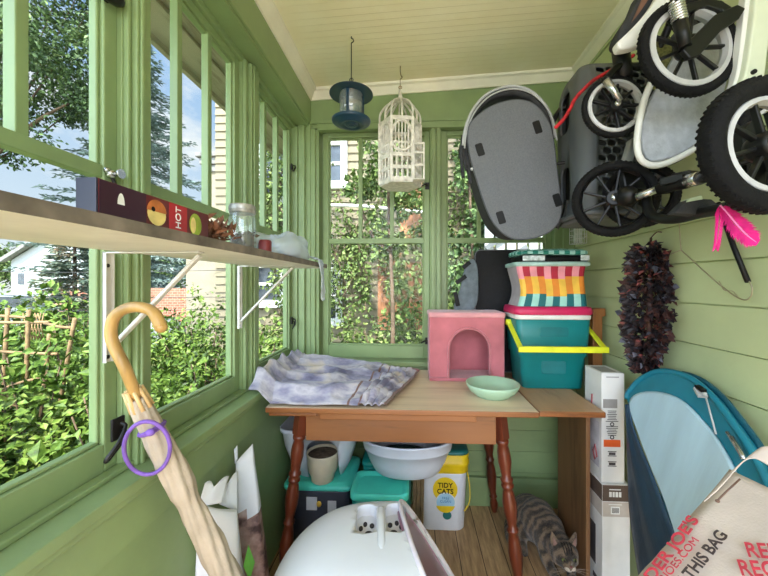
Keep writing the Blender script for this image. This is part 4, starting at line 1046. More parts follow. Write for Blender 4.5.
def make_cat():
    t = thing('cat', 'brown tabby cat crouching on the floor beside the right table leg', 'cat', (.60,1.55,0))
    mb = MB()
    H = Vector((.632,1.47,.122))      # head
    # trunk: rump at the back left, chest at the front
    mb.ball((.570,1.715,.105),(.090,.105,.10)); mb.ball((.592,1.66,.125),(.088,.10,.097)); mb.ball((.610,1.60,.120),(.080,.09,.088)); mb.ball((.622,1.55,.105),(.064,.065,.072))
    mb.ball((.515,1.700,.075),(.045,.085,.072)); mb.ball((.650,1.715,.075),(.04,.08,.07))        # haunches
    mb.ball((.508,1.610,.018),(.021,.034,.017)); mb.ball((.662,1.62,.017),(.019,.032,.016)); mb.tube([(.51,1.66,.03),(.508,1.61,.018)],[.03,.02],10)
    for sx in (-1, 1):                 # shoulders, forelegs, paws
        mb.tube(bez([(.625+sx*.046,1.565,.11),(.628+sx*.052,1.525,.06),(.630+sx*.038,1.485,.022),(.632+sx*.032,1.445,.016)],5), [.036,.034,.032,.03,.028,.026,.024,.022,.021,.02,.019,.018,.018,.018,.017,.017], 10)
        mb.ball((.632+sx*.030,1.430,.016),(.020,.025,.0155))
    mb.tube(bez([(.622,1.57,.125),(.629,1.52,.125),H],4), [.056,.054,.053,.052,.051,.05,.049,.048,.046], 12)
    S = 1.2
    def hb(o_, r): mb.ball(H+Vector(o_)*S, tuple(q*S for q in r), 0, 18, 12)
    hb((0,0,0),(.047,.045,.041)); hb((0,-.028,-.014),(.027,.026,.020)); hb((-.022,-.012,-.014),(.022,.022,.018)); hb((.022,-.012,-.014),(.022,.022,.018)); hb((0,-.034,.002),(.011,.020,.012))
    for sx in (-1, 1):
        c = H+Vector((sx*.028,.004,.026))*S; tip = H+Vector((sx*.042,.004,.074))*S
        mb.rings([[c+Vector((.024*math.cos(q), .011*math.sin(q), 0)) for q in [2*PI*k/10 for k in range(10)]], [c.lerp(tip,.5)+Vector((.015*math.cos(q), .007*math.sin(q), 0)) for q in [2*PI*k/10 for k in range(10)]], [tip+Vector((.003*math.cos(q), .003*math.sin(q), 0)) for q in [2*PI*k/10 for k in range(10)]]])
    # tail curled round the left flank
    mb.tube(bez([(.555,1.80,.07),(.495,1.79,.03),(.468,1.71,.022),(.470,1.64,.020),(.487,1.595,.018)],6), [.024]*6+[.021]*12+[.018]*6+[.014], 10)
    o = mb.build('body', tabby(), t, world=True)
    md = o.modifiers.new('remesh','REMESH'); md.mode = 'VOXEL'; md.voxel_size = .0045; md.use_smooth_shade = True
    md = o.modifiers.new('smooth','SMOOTH'); md.factor = .5; md.iterations = 5
    bake(o)
    for v in o.data.vertices:
        if v.co.z < .0008: v.co.z = .0008
    m_eye = pm('cat_eye', (104,108,62), .1, .1, 60); m_pup = pm('pupil', (10,10,10), .1); m_nose = pm('cat_nose', (120,70,66), .5); m_pale = pm('pale_fur', (186,172,156), .9, .1, 60); m_ear = pm('inner_ear', (140,108,98), .8)
    m_dk = pm('dark_stripe', (30,26,24), .9)
    for sx in (-1, 1):
        e = H+Vector((sx*.0185,-.0395,.006))*S; mb = MB(); mb.ball(e,(.0085,.0065,.0060)); eo = mb.build('eye', m_eye, t, world=True)
        mb = MB(); mb.ball(e+Vector((0,-.0054,0)),(.0034,.0032,.0052)); mb.build('pupil', m_pup, eo, world=True)
        c = H+Vector((sx*.031,-.003,.034))*S; mb = MB(); mb.add([c+Vector((-.010,-.004,-.006)),c+Vector((.010,-.004,-.006)),c+Vector((sx*.008,-.002,.028))],[(0,1,2)]); mb.build('inner_ear', m_ear, t, solid=.001, world=True)
    mb = MB(); mb.ball(H+Vector((0,-.0545,-.006))*S,(.006,.004,.0042)); mb.build('nose', m_nose, t, world=True)
    mb = MB(); mb.ball(H+Vector((-.009,-.046,-.017))*S,(.012,.010,.009)); mb.ball(H+Vector((.009,-.046,-.017))*S,(.012,.010,.009)); mb.ball(H+Vector((0,-.040,-.027))*S,(.012,.010,.007)); mb.build('muzzle', m_pale, t, world=True)
    mb = MB()
    for sx in (-1,1):
        for k in range(3):
            a = H+Vector((sx*.014,-.052,-.014-.003*k))*S; mb.tube([a, a+Vector((sx*.03,-.006,.004-.006*k)), a+Vector((sx*.055,0,-.002-.012*k))], [.0007,.0005,.0003], 5)
    mb.build('whiskers', m_pale, t, world=True)
    mb = MB()
    for x in (-.012,-.004,.004,.012):
        a = H+Vector((x,-.037,.022))*S; mb.tube([a, H+Vector((x*1.1,-.028,.036))*S, H+Vector((x*1.2,-.008,.0425))*S], [.0018,.002,.0015], 6)
    mb.build('forehead_stripes', m_dk, t, world=True)
make_cat()
# small pale mat / paper under the cat's paws
mb = MB(); mb.add([(.585,1.36,.0003),(.698,1.35,.0003),(.695,1.46,.0003),(.61,1.47,.0003)],[(0,1,2,3)]); mb2 = mb
tag(mb.build('paper_sheet', pm('pale_paper', (206,202,190), .8, .08, 20), solid=.0004), 'pale sheet of paper on the floor under the paws of the cat', 'paper')

# =============================================================== cartons at the right
m_carton = pm('white_carton', (222,220,216), .6, .04, 6); m_oran = pm('orange_label', (226,96,40), .5, .05, 10); m_brown = pm('brown_print', (92,76,66), .6, .1, 10); m_gry = pm('grey_print', (150,146,142), .6, .06, 10); m_ink = pm('dark_print', (70,66,66), .6, .1, 30)
bxA = thing('tall_carton', 'upper white carton with an orange label, stacked beside the table leaf', 'carton', (.782,1.45,.4705))
x0, x1, y0, y1 = .740, .828, 1.384, 1.515
mb = MB(); mb.bb(x0,x1,y0,y1,.4705,.903); mb.build('carton', m_carton, bxA, bevel=.002, world=True)
mb = MB(); F_ = y0-.0006
def fr(mb, u0, u1, z0, z1, mi=0, y=None): y = F_ if y is None else y; mb.bb(u0,u1,y,y+.0007,z0,z1,mi)
fr(mb,.746,.800,.765,.800); mb.build('grey_label', m_gry, bxA, world=True)
mb = MB(); fr(mb,.748,.812,.612,.640); mb.build('orange_label', m_oran, bxA, world=True)
mb = MB(); r_ = random.Random(4)
for k in range(15):
    z = .752-.0068*k
    if 6 < k < 9 : continue
    w = r_.uniform(.028,.050); fr(mb,.780-w/2,.780+w/2,z,z+.0026)
for z in (.701,.650): mb.torus((.780,F_,z),.0065,.002,(0,1,0),18,6,sq=.3)
for z in (.585,.545):
    fr(mb,.764,.797,z-.010,z-.007); fr(mb,.764,.797,z+.007,z+.010); fr(mb,.768,.793,z-.005,z+.005)
mb.build('small_print', m_ink, bxA, world=True)
L_ = x0-.0006
mb = MB(); mb.bb(L_,L_+.0007,1.40,1.50,.52,.70,0); mb.build('side_picture', pm('pale_picture', (196,192,196), .6, .12, 14), bxA, world=True)
mb = MB(); mb.tube([(L_-.0002,1.415,.56),(L_-.0002,1.43,.60),(L_-.0002,1.445,.57),(L_-.0002,1.43,.54)],.004,6,0,True); mb.beam((L_,1.46,.72),(L_,1.45,.80),.001,.010,0,(1,0,0)); mb.build('side_graphic', pm('dusty_red', (160,80,86), .6), bxA, world=True)
mb = MB(); fr(mb,.758,.806,.885,.889); mb.bb(x0+.01,x1-.02,1.40,1.49,.903,.9036); mb.build('top_print', m_gry, bxA, world=True)
bxB = thing('tall_carton', 'lower white carton with a brown printed band standing on the floor', 'carton', (.785,1.45,0))
x0, x1, y0, y1 = .736, .842, 1.372, 1.52; F_ = y0-.0006
mb = MB(); mb.bb(x0,x1,y0,y1,.0005,.470); mb.build('carton', m_carton, bxB, bevel=.002, world=True)
mb = MB(); fr(mb,x0+.001,x1-.001,.405,.468); mb.bb(x0-.0006,x0,y0+.001,y1-.002,.405,.468); bd = mb.build('brown_band', m_brown, bxB, world=True)
mb = MB()
for k, (a, b_) in enumerate([(.762,.772),(.775,.783),(.786,.796),(.799,.808)]): mb.bb(a,b_,F_-.0005,F_,.422,.442)
mb.bb(.762,.806,F_-.0005,F_,.449,.453); mb.build('band_print', m_wtext, bd, world=True)
mb = MB(); fr(mb,x0+.002,x1-.001,.345,.402); mb.bb(x0-.0006,x0,y0+.001,y1-.002,.345,.402); mb.build('grey_band', pm('warm_grey_print', (190,180,170), .6), bxB, world=True)
mb = MB(); mb.bb(.768,.802,F_-.0006,F_,.355,.385); fr(mb,.760,.81,.391,.394,0,F_-.0006); mb.build('white_patch', m_wtext, bxB, world=True)
mb = MB(); 
for k in range(7): mb.bb(.773+.0038*k,.775+.0038*k,F_-.0012,F_-.0006,.360,.380)
mb.build('small_marks', m_ink, bxB, world=True)
mb = MB(); mb.bb(x0-.0007,x0,1.42,1.47,.12,.28); mb.bb(x0-.0007,x0,1.40,1.44,.06,.08); mb.build('side_picture', m_ink, bxB, world=True)
# =============================================================== umbrella leaning on the sill
m_bamboo = pm('bamboo_handle', (184,146,86), .35, .14, 22, stretch=(1,1,.3)); m_canv = pm('cream_canvas', (182,166,146), .85, .08, 12, bump=.3)
A = P(137,398,.725); Bt = Vector((-.355,.985,.006)); Bt2 = Bt
um = thing('umbrella', 'folded cream umbrella with a bamboo crook handle leaning on the sill', 'umbrella', Bt)
ax = (A-Bt).normalized()
hp = [P(u,v,.690) for u, v in [(125,368),(112,340),(113,320),(123,310),(138,307),(153,312),(161,327)]]
mb = MB(); mb.tube(bez([A]+hp,5), [.0115]*31+[.0125]*5, 12); mb.ball(hp[-1], .0125); mb.build('handle', m_bamboo, um, world=True)
side = ax.orthogonal().normalized(); oth = ax.cross(side)
rib_pts = []
mb = MB()
for k in range(8):
    a = 2*PI*k/8; o_ = (side*math.cos(a)+oth*math.sin(a)); p0 = A+ax*.022+o_*.016; mb.tube([p0, p0-ax*.05+o_*.004], .0045, 7)
mb.build('rib_tips', pm('light_wood_tip', (222,184,128), .5), um, world=True)
mb = MB(); rs = []; L = (A-Bt).length
prof = [(.0,.017),(.03,.020),(.08,.021),(.15,.026),(.20,.027),(.24,.027),(.27,.021),(.31,.025),(.42,.028),(.55,.030),(.70,.027),(.82,.020),(.92,.010)]
for i in range(61):
    s = .92*i/60; j = max(k for k in range(len(prof)) if prof[k][0] <= s+1e-9); j = min(j, len(prof)-2)
    f = (s-prof[j][0])/(prof[j+1][0]-prof[j][0]); r0 = prof[j][1]*(1-f)+prof[j+1][1]*f
    c = A-ax*L*s*1.0; tw = s*5
    rs.append([c+(side*math.cos(a)+oth*math.sin(a))*r0*(1+.24*abs(math.sin(4*(a+tw)))-.10+.13*noise.noise(Vector((math.cos(a)*1.5,math.sin(a)*1.5,s*22)))) for a in [2*PI*k/40 for k in range(40)]])
mb.rings(rs); mb.build('folded_canopy', m_canv, um, world=True)
mb = MB(); mb.tube([A-ax*L*.90, Bt], [.006,.004], 8); mb.build('ferrule', m_bamboo, um, world=True)
# purple elastic loop round the canopy
m_purp = pm('purple_elastic', (120,84,168), .6, .12, 30)
c = P(150,442,.795); cc = P(148,449,.765)
mb = MB(); n = 40; xa = Vector((.93,.25,.0)).normalized(); up = (ax-xa*ax.dot(xa)).normalized()
pts = [P(147+23*math.cos(2*PI*k/n), 448+26.5*math.sin(2*PI*k/n), .715+.015*math.cos(2*PI*k/n)+.012*math.sin(2*PI*k/n)) for k in range(n)]
mb.tube(pts, .0042, 8, 0, True)
mid = A-ax*L*.075
mb.tube([mid+(side*math.cos(a)+oth*math.sin(a))*.025 for a in [2*PI*k/24 for k in range(24)]], .0038, 8, 0, True)
mb.tube([mid+(side*math.cos(a)+oth*math.sin(a))*.026-ax*.006*math.sin(a) for a in [2*PI*k/24 for k in range(24)]], .0035, 8, 0, True)
mb.ball(mid+Vector((.02,-.03,.004)), (.010,.008,.008))
tag(mb.build('elastic_loop', m_purp), 'purple elastic loop tied round the folded cream umbrella', 'loop')
# =============================================================== bags by the left wall
m_bagw = pm('white_paper_bag', (226,226,230), .55, .03, 7, bump=.12, bscale=22); m_photo = pm('brown_bag_print', (150,120,110), .5, .3, 16, stops=[(.35,(70,46,44)),(.5,(168,134,124)),(.7,(206,182,172))]); m_leafp = pm('green_print', (96,168,60), .5, .1, 20)
def bagmesh(mb, pts_front, d, seed, amp=.006, n=14, m=18, puff=.025):
    """a sack: front outline corners (bl, br, tr, tl), thickness vector d, with puffed crumpled faces"""
    bl, br, tr_, tl = [Vector(p) for p in pts_front]; d = Vector(d); dn = d.normalized()
    rs = []
    for j in range(m+1):
        v = j/m; L_ = bl.lerp(tl, v); R_ = br.lerp(tr_, v); ring = []
        th = (1-v)**.6*.9+.1*(1-v)+.03
        for side_ in (0, 1):
            for i in range(n+1):
                u = i/n if side_ == 0 else 1-i/n
                p = L_.lerp(R_, u); bul = math.sin(PI*u)**.5
                k = -puff*bul*(1-v*.7) if side_ == 0 else 1.0*th*d.length*bul*.6+.004+d.length*th*.4
                q = noise.noise(p*14+Vector((seed,0,side_*3)))
                ring.append(p+dn*(k+amp*q*2))
        rs.append(ring)
    mb.rings(rs, 0, True)
b1 = thing('paper_bag', 'open white bag nearest the umbrella by the left wall', 'bag', (-.55,1.0,0))
def onfloor(p): return Vector((p.x, p.y, .0015))
q1 = [onfloor(P(190,600,.95)), onfloor(P(252,600,1.03)), P(236,512,1.02), P(198,507,.955)]
mb = MB(); bagmesh(mb, q1, (-.03,.10,0), 2, .005, puff=.012)
for i, v in enumerate(mb.v): mb.v[i] = Vector((max(v.x,-.636), v.y, max(v.z,.0015)))
mb.build('sack', m_bagw, b1, world=True)
def sheet(name, quad, m, par, nu=14, nv=6, amp=.012, solid=.0015):
    a, b, c_, d_ = [Vector(p) for p in quad]; vs = []
    for j in range(nv+1):
        for i in range(nu+1):
            u, v = i/nu, j/nv; p = (a*(1-u)+b*u)*(1-v)+(d_*(1-u)+c_*u)*v
            vs.append(p+Vector((0,1,0))*amp*v*math.sin(u*PI*2.3+.4)+Vector((0,0,.6))*amp*v*math.sin(u*8+1))
    mb = MB(); mb.add(vs, [(j*(nu+1)+i,j*(nu+1)+i+1,(j+1)*(nu+1)+i+1,(j+1)*(nu+1)+i) for j in range(nv) for i in range(nu)], 0, True); return mb.build(name, m, par, solid=solid, world=True)
sheet('open_flap', [P(198,507,.965),P(221,503,1.00),P(227,479,1.03),P(204,486,.985)], m_bagw, b1)
sheet('rear_flap', [P(219,504,1.03),P(237,512,1.05),P(236,474,1.09),P(222,487,1.06)], m_bagw, b1)
mb = MB(); g = P(246,580,1.0); g.x += .012; mb.leaf(g, Vector((-.1,.1,1)), .032, .10, Vector((.5,-1,0)), 0, .02); mb.leaf(g+Vector((-.02,-.02,-.01)), Vector((-.4,0,1)), .02, .06, Vector((.5,-1,0)), 0, .02); mb.build('leaf_print', m_leafp, b1, solid=.0015, world=True)
b2 = thing('pet_food_sack', 'tall white sack with a brown picture behind the open white bag', 'sack', (-.55,1.16,0))
q2 = [onfloor(P(238,640,1.12)), onfloor(P(270,640,1.17)), P(252,445,1.17), P(236,462,1.14)]
q2[0] = Vector((-.60,1.13,.0015)); q2[1] = Vector((-.485,1.16,.0015))
mb = MB(); bagmesh(mb, q2, (-.02,.10,0), 6, .005, puff=.012)
for i, v in enumerate(mb.v): mb.v[i] = Vector((max(v.x,-.634), v.y, max(v.z,.0015)))
for i, f in enumerate(mb.f):
    cc_ = sum((mb.v[k] for k in f), Vector())/len(f)
    if cc_.z < .46+.05*noise.noise(Vector((cc_.x*30,0,0))): mb.m[i] = 1
mb.build('sack', [m_bagw, m_photo], b2, world=True)
sheet('torn_top', [P(235,464,1.15),P(238,460,1.16),P(237,446,1.17),P(234,450,1.16)], m_bagw, b2, 6, 4, .004)

# =============================================================== bird feeder
m_blue = pm('dark_blue_metal', (26,56,76), .3, .15, 14); m_acry = clear('clear_acrylic', (236,240,238), .15, .05, .12)
fx, fy = -.288, 1.56
bf = thing('bird_feeder', 'dark blue bird feeder with a clear cylinder hanging from the ceiling', 'bird feeder', (fx,fy,1.96))
zt = zc_(fx)
mb = MB(); mb.lathe([(.098,2.128),(.100,2.126),(.099,2.131),(.080,2.141),(.045,2.149),(.012,2.154),(.008,2.176),(.001,2.180)], 36, (fx,fy,0)); mb.lathe([(.096,2.128),(.074,2.134),(.04,2.142),(.002,2.146)], 36, (fx,fy,0), caps=False); mb.build('roof', m_blue, bf, world=True)
mb = MB(); mb.lathe([(.052,2.005),(.052,2.142)], 28, (fx,fy,0), caps=False); mb.build('seed_cylinder', m_acry, bf, solid=.002, world=True)
mb = MB(); mb.lathe([(.018,1.984),(.026,1.984),(.028,1.990),(.040,1.990),(.043,1.985),(.058,1.986),(.062,1.993),(.080,1.995),(.088,2.000),(.090,2.008),(.087,2.010),(.080,2.003),(.055,2.0),(.052,2.008),(.047,2.008),(.047,1.998),(.002,1.996)], 36, (fx,fy,0)); mb.ball((fx,fy,1.985),(.014,.014,.005)); mb.build('tray', m_blue, bf, world=True)
mb = MB()
for a in (0,2*PI/3,4*PI/3): mb.beam((fx+.054*math.cos(a+.4),fy+.054*math.sin(a+.4),2.01),(fx+.054*math.cos(a+.4),fy+.054*math.sin(a+.4),2.135),.012,.004)
mb.build('strap', m_blue, bf, world=True)
mb = MB(); mb.tube([(fx,fy,2.188),(fx,fy,zt-.03)],.0022,6); mb.torus((fx,fy,2.195),.008,.002,(0,1,0),14,6); mb.tube(bez([(fx,fy,zt-.03),(fx+.010,fy,zt-.022),(fx+.006,fy,zt-.01),(fx,fy,zt-.008),(fx,fy,zt)],5),.0022,6); mb.build('hanger_wire', m_iron, bf, world=True)

# =============================================================== white lantern cage
m_cage = pm('whitewashed_wood', (222,218,208), .7, .1, 40, bump=.3)
gx, gy = -.072, 1.80
cg = thing('birdcage', 'white slatted birdcage lantern with a domed top hanging from the ceiling', 'birdcage', (gx,gy,1.77))
zt = zc_(gx); R_ = .108; n = 6; rot = R(8)
corner = [Vector((gx+R_*math.cos(rot+2*PI*k/n), gy+R_*math.sin(rot+2*PI*k/n), 0)) for k in range(n)]
zlo, zhi = 1.775, 2.095
mb = MB()
for p in corner: mb.beam(p+Vector((0,0,zlo)), p+Vector((0,0,zhi)), .015, .015)
mb.build('corner_post', m_cage, cg, bevel=.001, world=True)
mb = MB()
for z, h in ((1.782,.022),(1.842,.018),(1.905,.020),(2.088,.020)):
    for k in range(n): mb.beam(corner[k]+Vector((0,0,z)), corner[(k+1) % n]+Vector((0,0,z)), .008, h)
mb.build('rail', m_cage, cg, bevel=.001, world=True)
mb = MB()
for k in range(n):
    a, b = corner[k], corner[(k+1) % n]
    for s in (.2,.35,.5,.65,.8):
        p = a.lerp(b, s); mb.beam(p+Vector((0,0,1.905)), p+Vector((0,0,2.085)),   .006, .006)
    for s in (.25,.5,.75): p = a.lerp(b, s); mb.beam(p+Vector((0,0,1.785)), p+Vector((0,0,1.90)), .008, .006)
mb.build('bars', m_cage, cg, world=True)
mb = MB()
for k in range(n):   # arched fretwork in each side
    a, b = corner[k], corner[(k+1) % n]
    pts = [a.lerp(b,.5+.42*math.cos(PI*q/12))+Vector((0,0,2.02+.055*math.sin(PI*q/12))) for q in range(13)]; mb.tube(pts, .0075, 6)
    pts = [a.lerp(b,.5-.45*math.cos(PI*q/12))+Vector((0,0,1.965-.04*math.sin(PI*q/12))) for q in range(13)]; mb.tube(pts, .0075, 6)
    mb.beam(a.lerp(b,.06)+Vector((0,0,1.965)), a.lerp(b,.94)+Vector((0,0,1.965)), .005, .010)
mb.build('arches', m_cage, cg, world=True)
mb = MB(); mb.add([p+Vector((0,0,zlo)) for p in corner]+[p+Vector((0,0,zlo-.008)) for p in corner], [list(range(6)), list(range(6,12))]+[(i,(i+1)%6,6+(i+1)%6,6+i) for i in range(6)]); mb.build('floor', m_cage, cg, world=True)
mb = MB(); top = Vector((gx,gy,2.235))
for k in range(12):
    a = rot+2*PI*k/12; r1 = R_*(1 if k%2==0 else .87); c = Vector((math.cos(a), math.sin(a), 0))
    mb.tube(bez([Vector((gx,gy,zhi))+c*r1, Vector((gx,gy,zhi+.05))+c*r1*.97, Vector((gx,gy,zhi+.095))+c*r1*.68, Vector((gx,gy,zhi+.122))+c*r1*.30, top],4), .0058, 6)
mb.build('dome', m_cage, cg, world=True)
mb = MB(); mb.lathe([(.020,2.215),(.016,2.225),(.010,2.25),(.008,2.275),(.002,2.285)], 14, (gx,gy,0)); mb.build('finial', m_cage, cg, world=True)
mb = MB(); mb.bb(gx+.07,gx+.125,gy-.10,gy-.045,1.775,1.782); 
for x, y in ((.072,-.098),(.122,-.098),(.122,-.048)): mb.bb(gx+x-.004,gx+x+.004,gy+y-.004,gy+y+.004,1.775,1.955)
for z in (1.842,1.905,1.95): mb.bb(gx+.07,gx+.125,gy-.101,gy-.095,z,z+.010); mb.bb(gx+.119,gx+.125,gy-.10,gy-.045,z,z+.010)
mb.build('side_porch', m_cage, cg, bevel=.001, world=True)
mb = MB(); mb.tube(bez([(gx,gy,2.28),(gx,gy,zt-.07)],3), .002, 6); mb.torus((gx,gy,2.292),.008,.002,(0,1,0),14,6); mb.tube(bez([(gx,gy,zt-.07),(gx+.010,gy,zt-.06),(gx+.004,gy,zt-.05),(gx,gy,zt-.03),(gx,gy,zt)],5),.002,6); mb.build('hanger_wire', pm('brass_wire', (150,120,70), .4, .1, 20, metal=.6), cg, world=True)
# =============================================================== strollers hung on the right wall
m_tyre = pm('black_rubber', (17,17,18), .8, .2, 40, bump=.3, bscale=200, spec=.2); m_rim = pm('pale_rim', (176,176,175), .4, .04, 20); m_spoke = pm('black_spoke', (15,15,16), .4, .1, 20, spec=.35)
m_wframe = pm('white_frame', (220,220,216), .3, .03, 10); m_gseat = pm('grey_seat_fabric', (166,170,176), .85, .07, 40, bump=.25, bscale=120)
m_silver = pm('silver_metal', (196,196,196), .25, .06, 20, metal=.9); m_felt = pm('grey_felt', (104,107,112), .95, .06, 240, bump=.3, bscale=200); m_dkfab = pm('charcoal_fabric', (44,45,48), .9, .15, 40, bump=.2)
def wheel(parent, c, r, axis, spokes=9, q=.020, rimr=.80, rimw=.010, rm=None):
    c = Vector(c); ax = Vector(axis).normalized(); a = ax.orthogonal().normalized(); b = ax.cross(a)
    mb = MB(); mb.torus(c, r-q, q, ax, 48, 12, sq=1.15)
    for k in range(60):           # tread blocks
        t = 2*PI*k/60; d = a*math.cos(t)+b*math.sin(t); tg = ax.cross(d)
        for s in (-1, 1): mb.beam(c+d*(r-.0025)+ax*s*q*.2+tg*.001, c+d*(r-.0035)+ax*s*q*.7+tg*.004, .0045, .005, 0, d)
    w = mb.build('wheel', m_tyre, parent, world=True)
    mb = MB(); rs = []
    for k in range(48):
        t = 2*PI*k/48; d = a*math.cos(t)+b*math.sin(t); R1 = r*rimr+rimw/2; R0 = r*rimr-rimw/2
        rs.append([c+d*R0+ax*.013, c+d*R1+ax*.011, c+d*(R1+.004), c+d*R1-ax*.011, c+d*R0-ax*.013, c+d*(R0-.004)])
    mb.rings(rs, 0, False, False, True); mb.build('rim', rm or m_rim, w, world=True)
    for k in range(spokes):
        t = 2*PI*k/spokes+.3; d = a*math.cos(t)+b*math.sin(t)
        mb = MB(); mb.beam(c+d*r*.10, c+d*(r*rimr-rimw*.4), .007, .012, 0, ax); mb.build('spoke', m_spoke, w, bevel=.002, world=True)
    T = frame(c, a, b)
    mb = MB(); mb.lathe([(r*.18,-.02),(r*.20,-.012),(r*.20,.012),(r*.18,.02)], 20, T=T); mb.build('hub', m_spoke, w, world=True)
    mb = MB(); mb.lathe([(r*.09,-.026),(r*.10,-.02),(r*.10,.02),(r*.09,.026),(r*.04,.028)], 16, T=T); mb.build('hub_cap', m_silver, w, world=True)
    return w
sA = thing('jogging_stroller', 'white framed stroller with a grey seat hung highest on the right wall', 'stroller', P(680,90,1.02))
# seat: grey panel, white tube around it
out = [P(u,v,1.02) for u, v in [(652,97),(672,60),(690,28),(712,22),(727,50),(728,75),(724,95),(715,120),(700,141),(680,154),(660,161),(649,160),(643,150),(641,135),(644,117)]]
mb = MB(); mb.slab(bezc(out,4), (0.006,.03,0)); mb.build('seat_panel', m_gseat, sA, bevel=.006, world=True)
mb = MB(); mb.tube(bez([P(u,v,1.005) for u, v in [(656,72),(646,95),(640,118),(637,142),(640,158),(650,165),(664,164),(684,155),(703,144)]],6), .009, 10); mb.build('seat_tube', m_wframe, sA, world=True)
mb = MB(); mb.slab(bezc([P(u,v,1.06) for u, v in [(703,143),(722,112),(732,80),(738,40),(730,20),(700,10),(668,40),(650,80),(643,120),(642,148),(655,165),(680,160)]],3), (0.01,.03,0)); mb.build('seat_back', m_dkfab, sA, bevel=.006, world=True)
def flatbar(pts_a, pts_b, Y, d, name, m, par, bev=.006):
    pa = bez([P(u,v,Y) for u, v in pts_a],5); pb = bez([P(u,v,Y) for u, v in pts_b],5)
    mb = MB(); n = len(pa); rs = [[pa[i], pb[i], pb[i]+Vector((0,d,0)), pa[i]+Vector((0,d,0))] for i in range(n)]
    mb.rings(rs, 0, False); return mb.build(name, m, par, bevel=bev, world=True)
flatbar([(617,42),(636,24),(654,2),(664,-18)],[(620,49),(645,42),(668,14),(680,-10)],.955,.03,'side_frame',m_wframe,sA)
mb = MB(); mb.slab(bezc([P(u,v,.995) for u, v in [(618,40),(620,30),(634,8),(645,-14),(672,-18),(662,6),(644,26),(626,42)]],3),(0,.05,0)); mb.build('seat_pod', m_dkfab, sA, bevel=.008, world=True)
mb = MB(); mb.slab([P(u,v,.992) for u, v in [(646,-10),(656,-12),(640,12),(632,22)]],(0,.003,0)); mb.build('brown_lining', pm('brown_lining', (110,76,60), .8), sA, world=True)
flatbar([(757,-14),(752,30),(745,72),(735,95)],[(776,-14),(770,40),(764,82),(752,100)],.86,.022,'push_bar',pm('ivory_frame', (206,212,190), .35, .03, 8),sA)
flatbar([(747,-14),(742,30),(737,70),(731,92)],[(753,-14),(747,30),(741,72),(735,94)],.875,.02,'push_bar_edge',m_wframe,sA,.002)
mb = MB(); c = P(753.5,72,.858); mb.lathe([(.0055,-.002),(.0055,.004)],14,T=frame(c,(1,0,0),(0,0,1))); mb.build('push_bar_hole', m_black, sA, world=True)
cw_ = P(688,48,.90); w1 = wheel(sA, cw_, .126, (.05,-1,.03), 9, .0125, .77, .012)
cw2 = P(614,107,1.06); w2 = wheel(sA, cw2, .093, (-.05,-1,0), 9, .0085, .79, .0085)
# fork with spring, fender
def spring(parent, a, b, r, turns, name='spring'):
    a = Vector(a); b = Vector(b); d = (b-a); L = d.length; d.normalize(); x = d.orthogonal().normalized(); y = d.cross(x)
    mb = MB(); mb.tube([a+d*L*k/(turns*10)+(x*math.cos(2*PI*k/10)+y*math.sin(2*PI*k/10))*r for k in range(turns*10+1)], r*.28, 5); return mb.build(name, m_silver, parent, world=True)
f0, f1 = P(674,-6,.868), P(685,44,.868)
mb = MB(); mb.tube([f0, f0.lerp(f1,.62)], .010, 10); mb.tube([f0.lerp(f1,.55), f1+(f1-f0)*.06], [.016,.013], 10); mb.build('fork', m_spoke, sA, world=True)
spring(sA, f0.lerp(f1,.18), f0.lerp(f1,.55), .014, 7)
mb = MB(); mb.slab([P(u,v,.866) for u, v in [(683,50),(690,40),(716,14),(738,4),(746,8),(740,18),(722,30),(700,55),(690,58)]],(0,.014,0)); mb.build('fork_arm', m_spoke, sA, bevel=.003, world=True)
mb = MB(); mb.slab([P(u,v,.885) for u, v in [(676,12),(690,2),(706,-2),(722,0),(733,7),(737,16),(730,18),(722,10),(707,6),(693,10),(682,18)]],(0,.02,0)); mb.build('mudguard', m_spoke, sA, bevel=.003, world=True)
mb = MB(); mb.tube([P(606,80,1.03), cw2+Vector((0,-.034,0))], [.012,.008], 10); mb.build('front_fork', m_silver, sA, world=True)
mb = MB(); mb.tube([P(620,46,1.07), P(624,80,1.07)], .024, 14); mb.ball(P(621,50,1.05),.016); mb.build('fork_clamp', m_spoke, sA, world=True)
mb = MB(); mb.tube(bez([P(606,80,1.04),P(614,70,1.05),P(622,66,1.06),P(650,62,1.06),P(676,10,1.0)],5), .011, 8); mb.build('lower_tube', m_spoke, sA, world=True)
mb = MB(); mb.tube([Vector((.90,1.0,2.16)), Vector((.84,1.0,2.16)), Vector((.83,1.0,2.19))], .006, 8); mb.tube([Vector((.905,.98,2.16)),P(700,20,.98)], .008, 8); mb.build('wall_hook', m_iron, sA, world=True)
mb = MB(); mb.slab(bezc([P(u,v,1.035) for u, v in [(657,40),(668,34),(672,50),(666,80),(655,92),(651,70)]],3),(0,.004,0)); mb.build('mesh_pocket', pm('olive_mesh', (96,98,58), .9, .3, 120), sA, world=True)

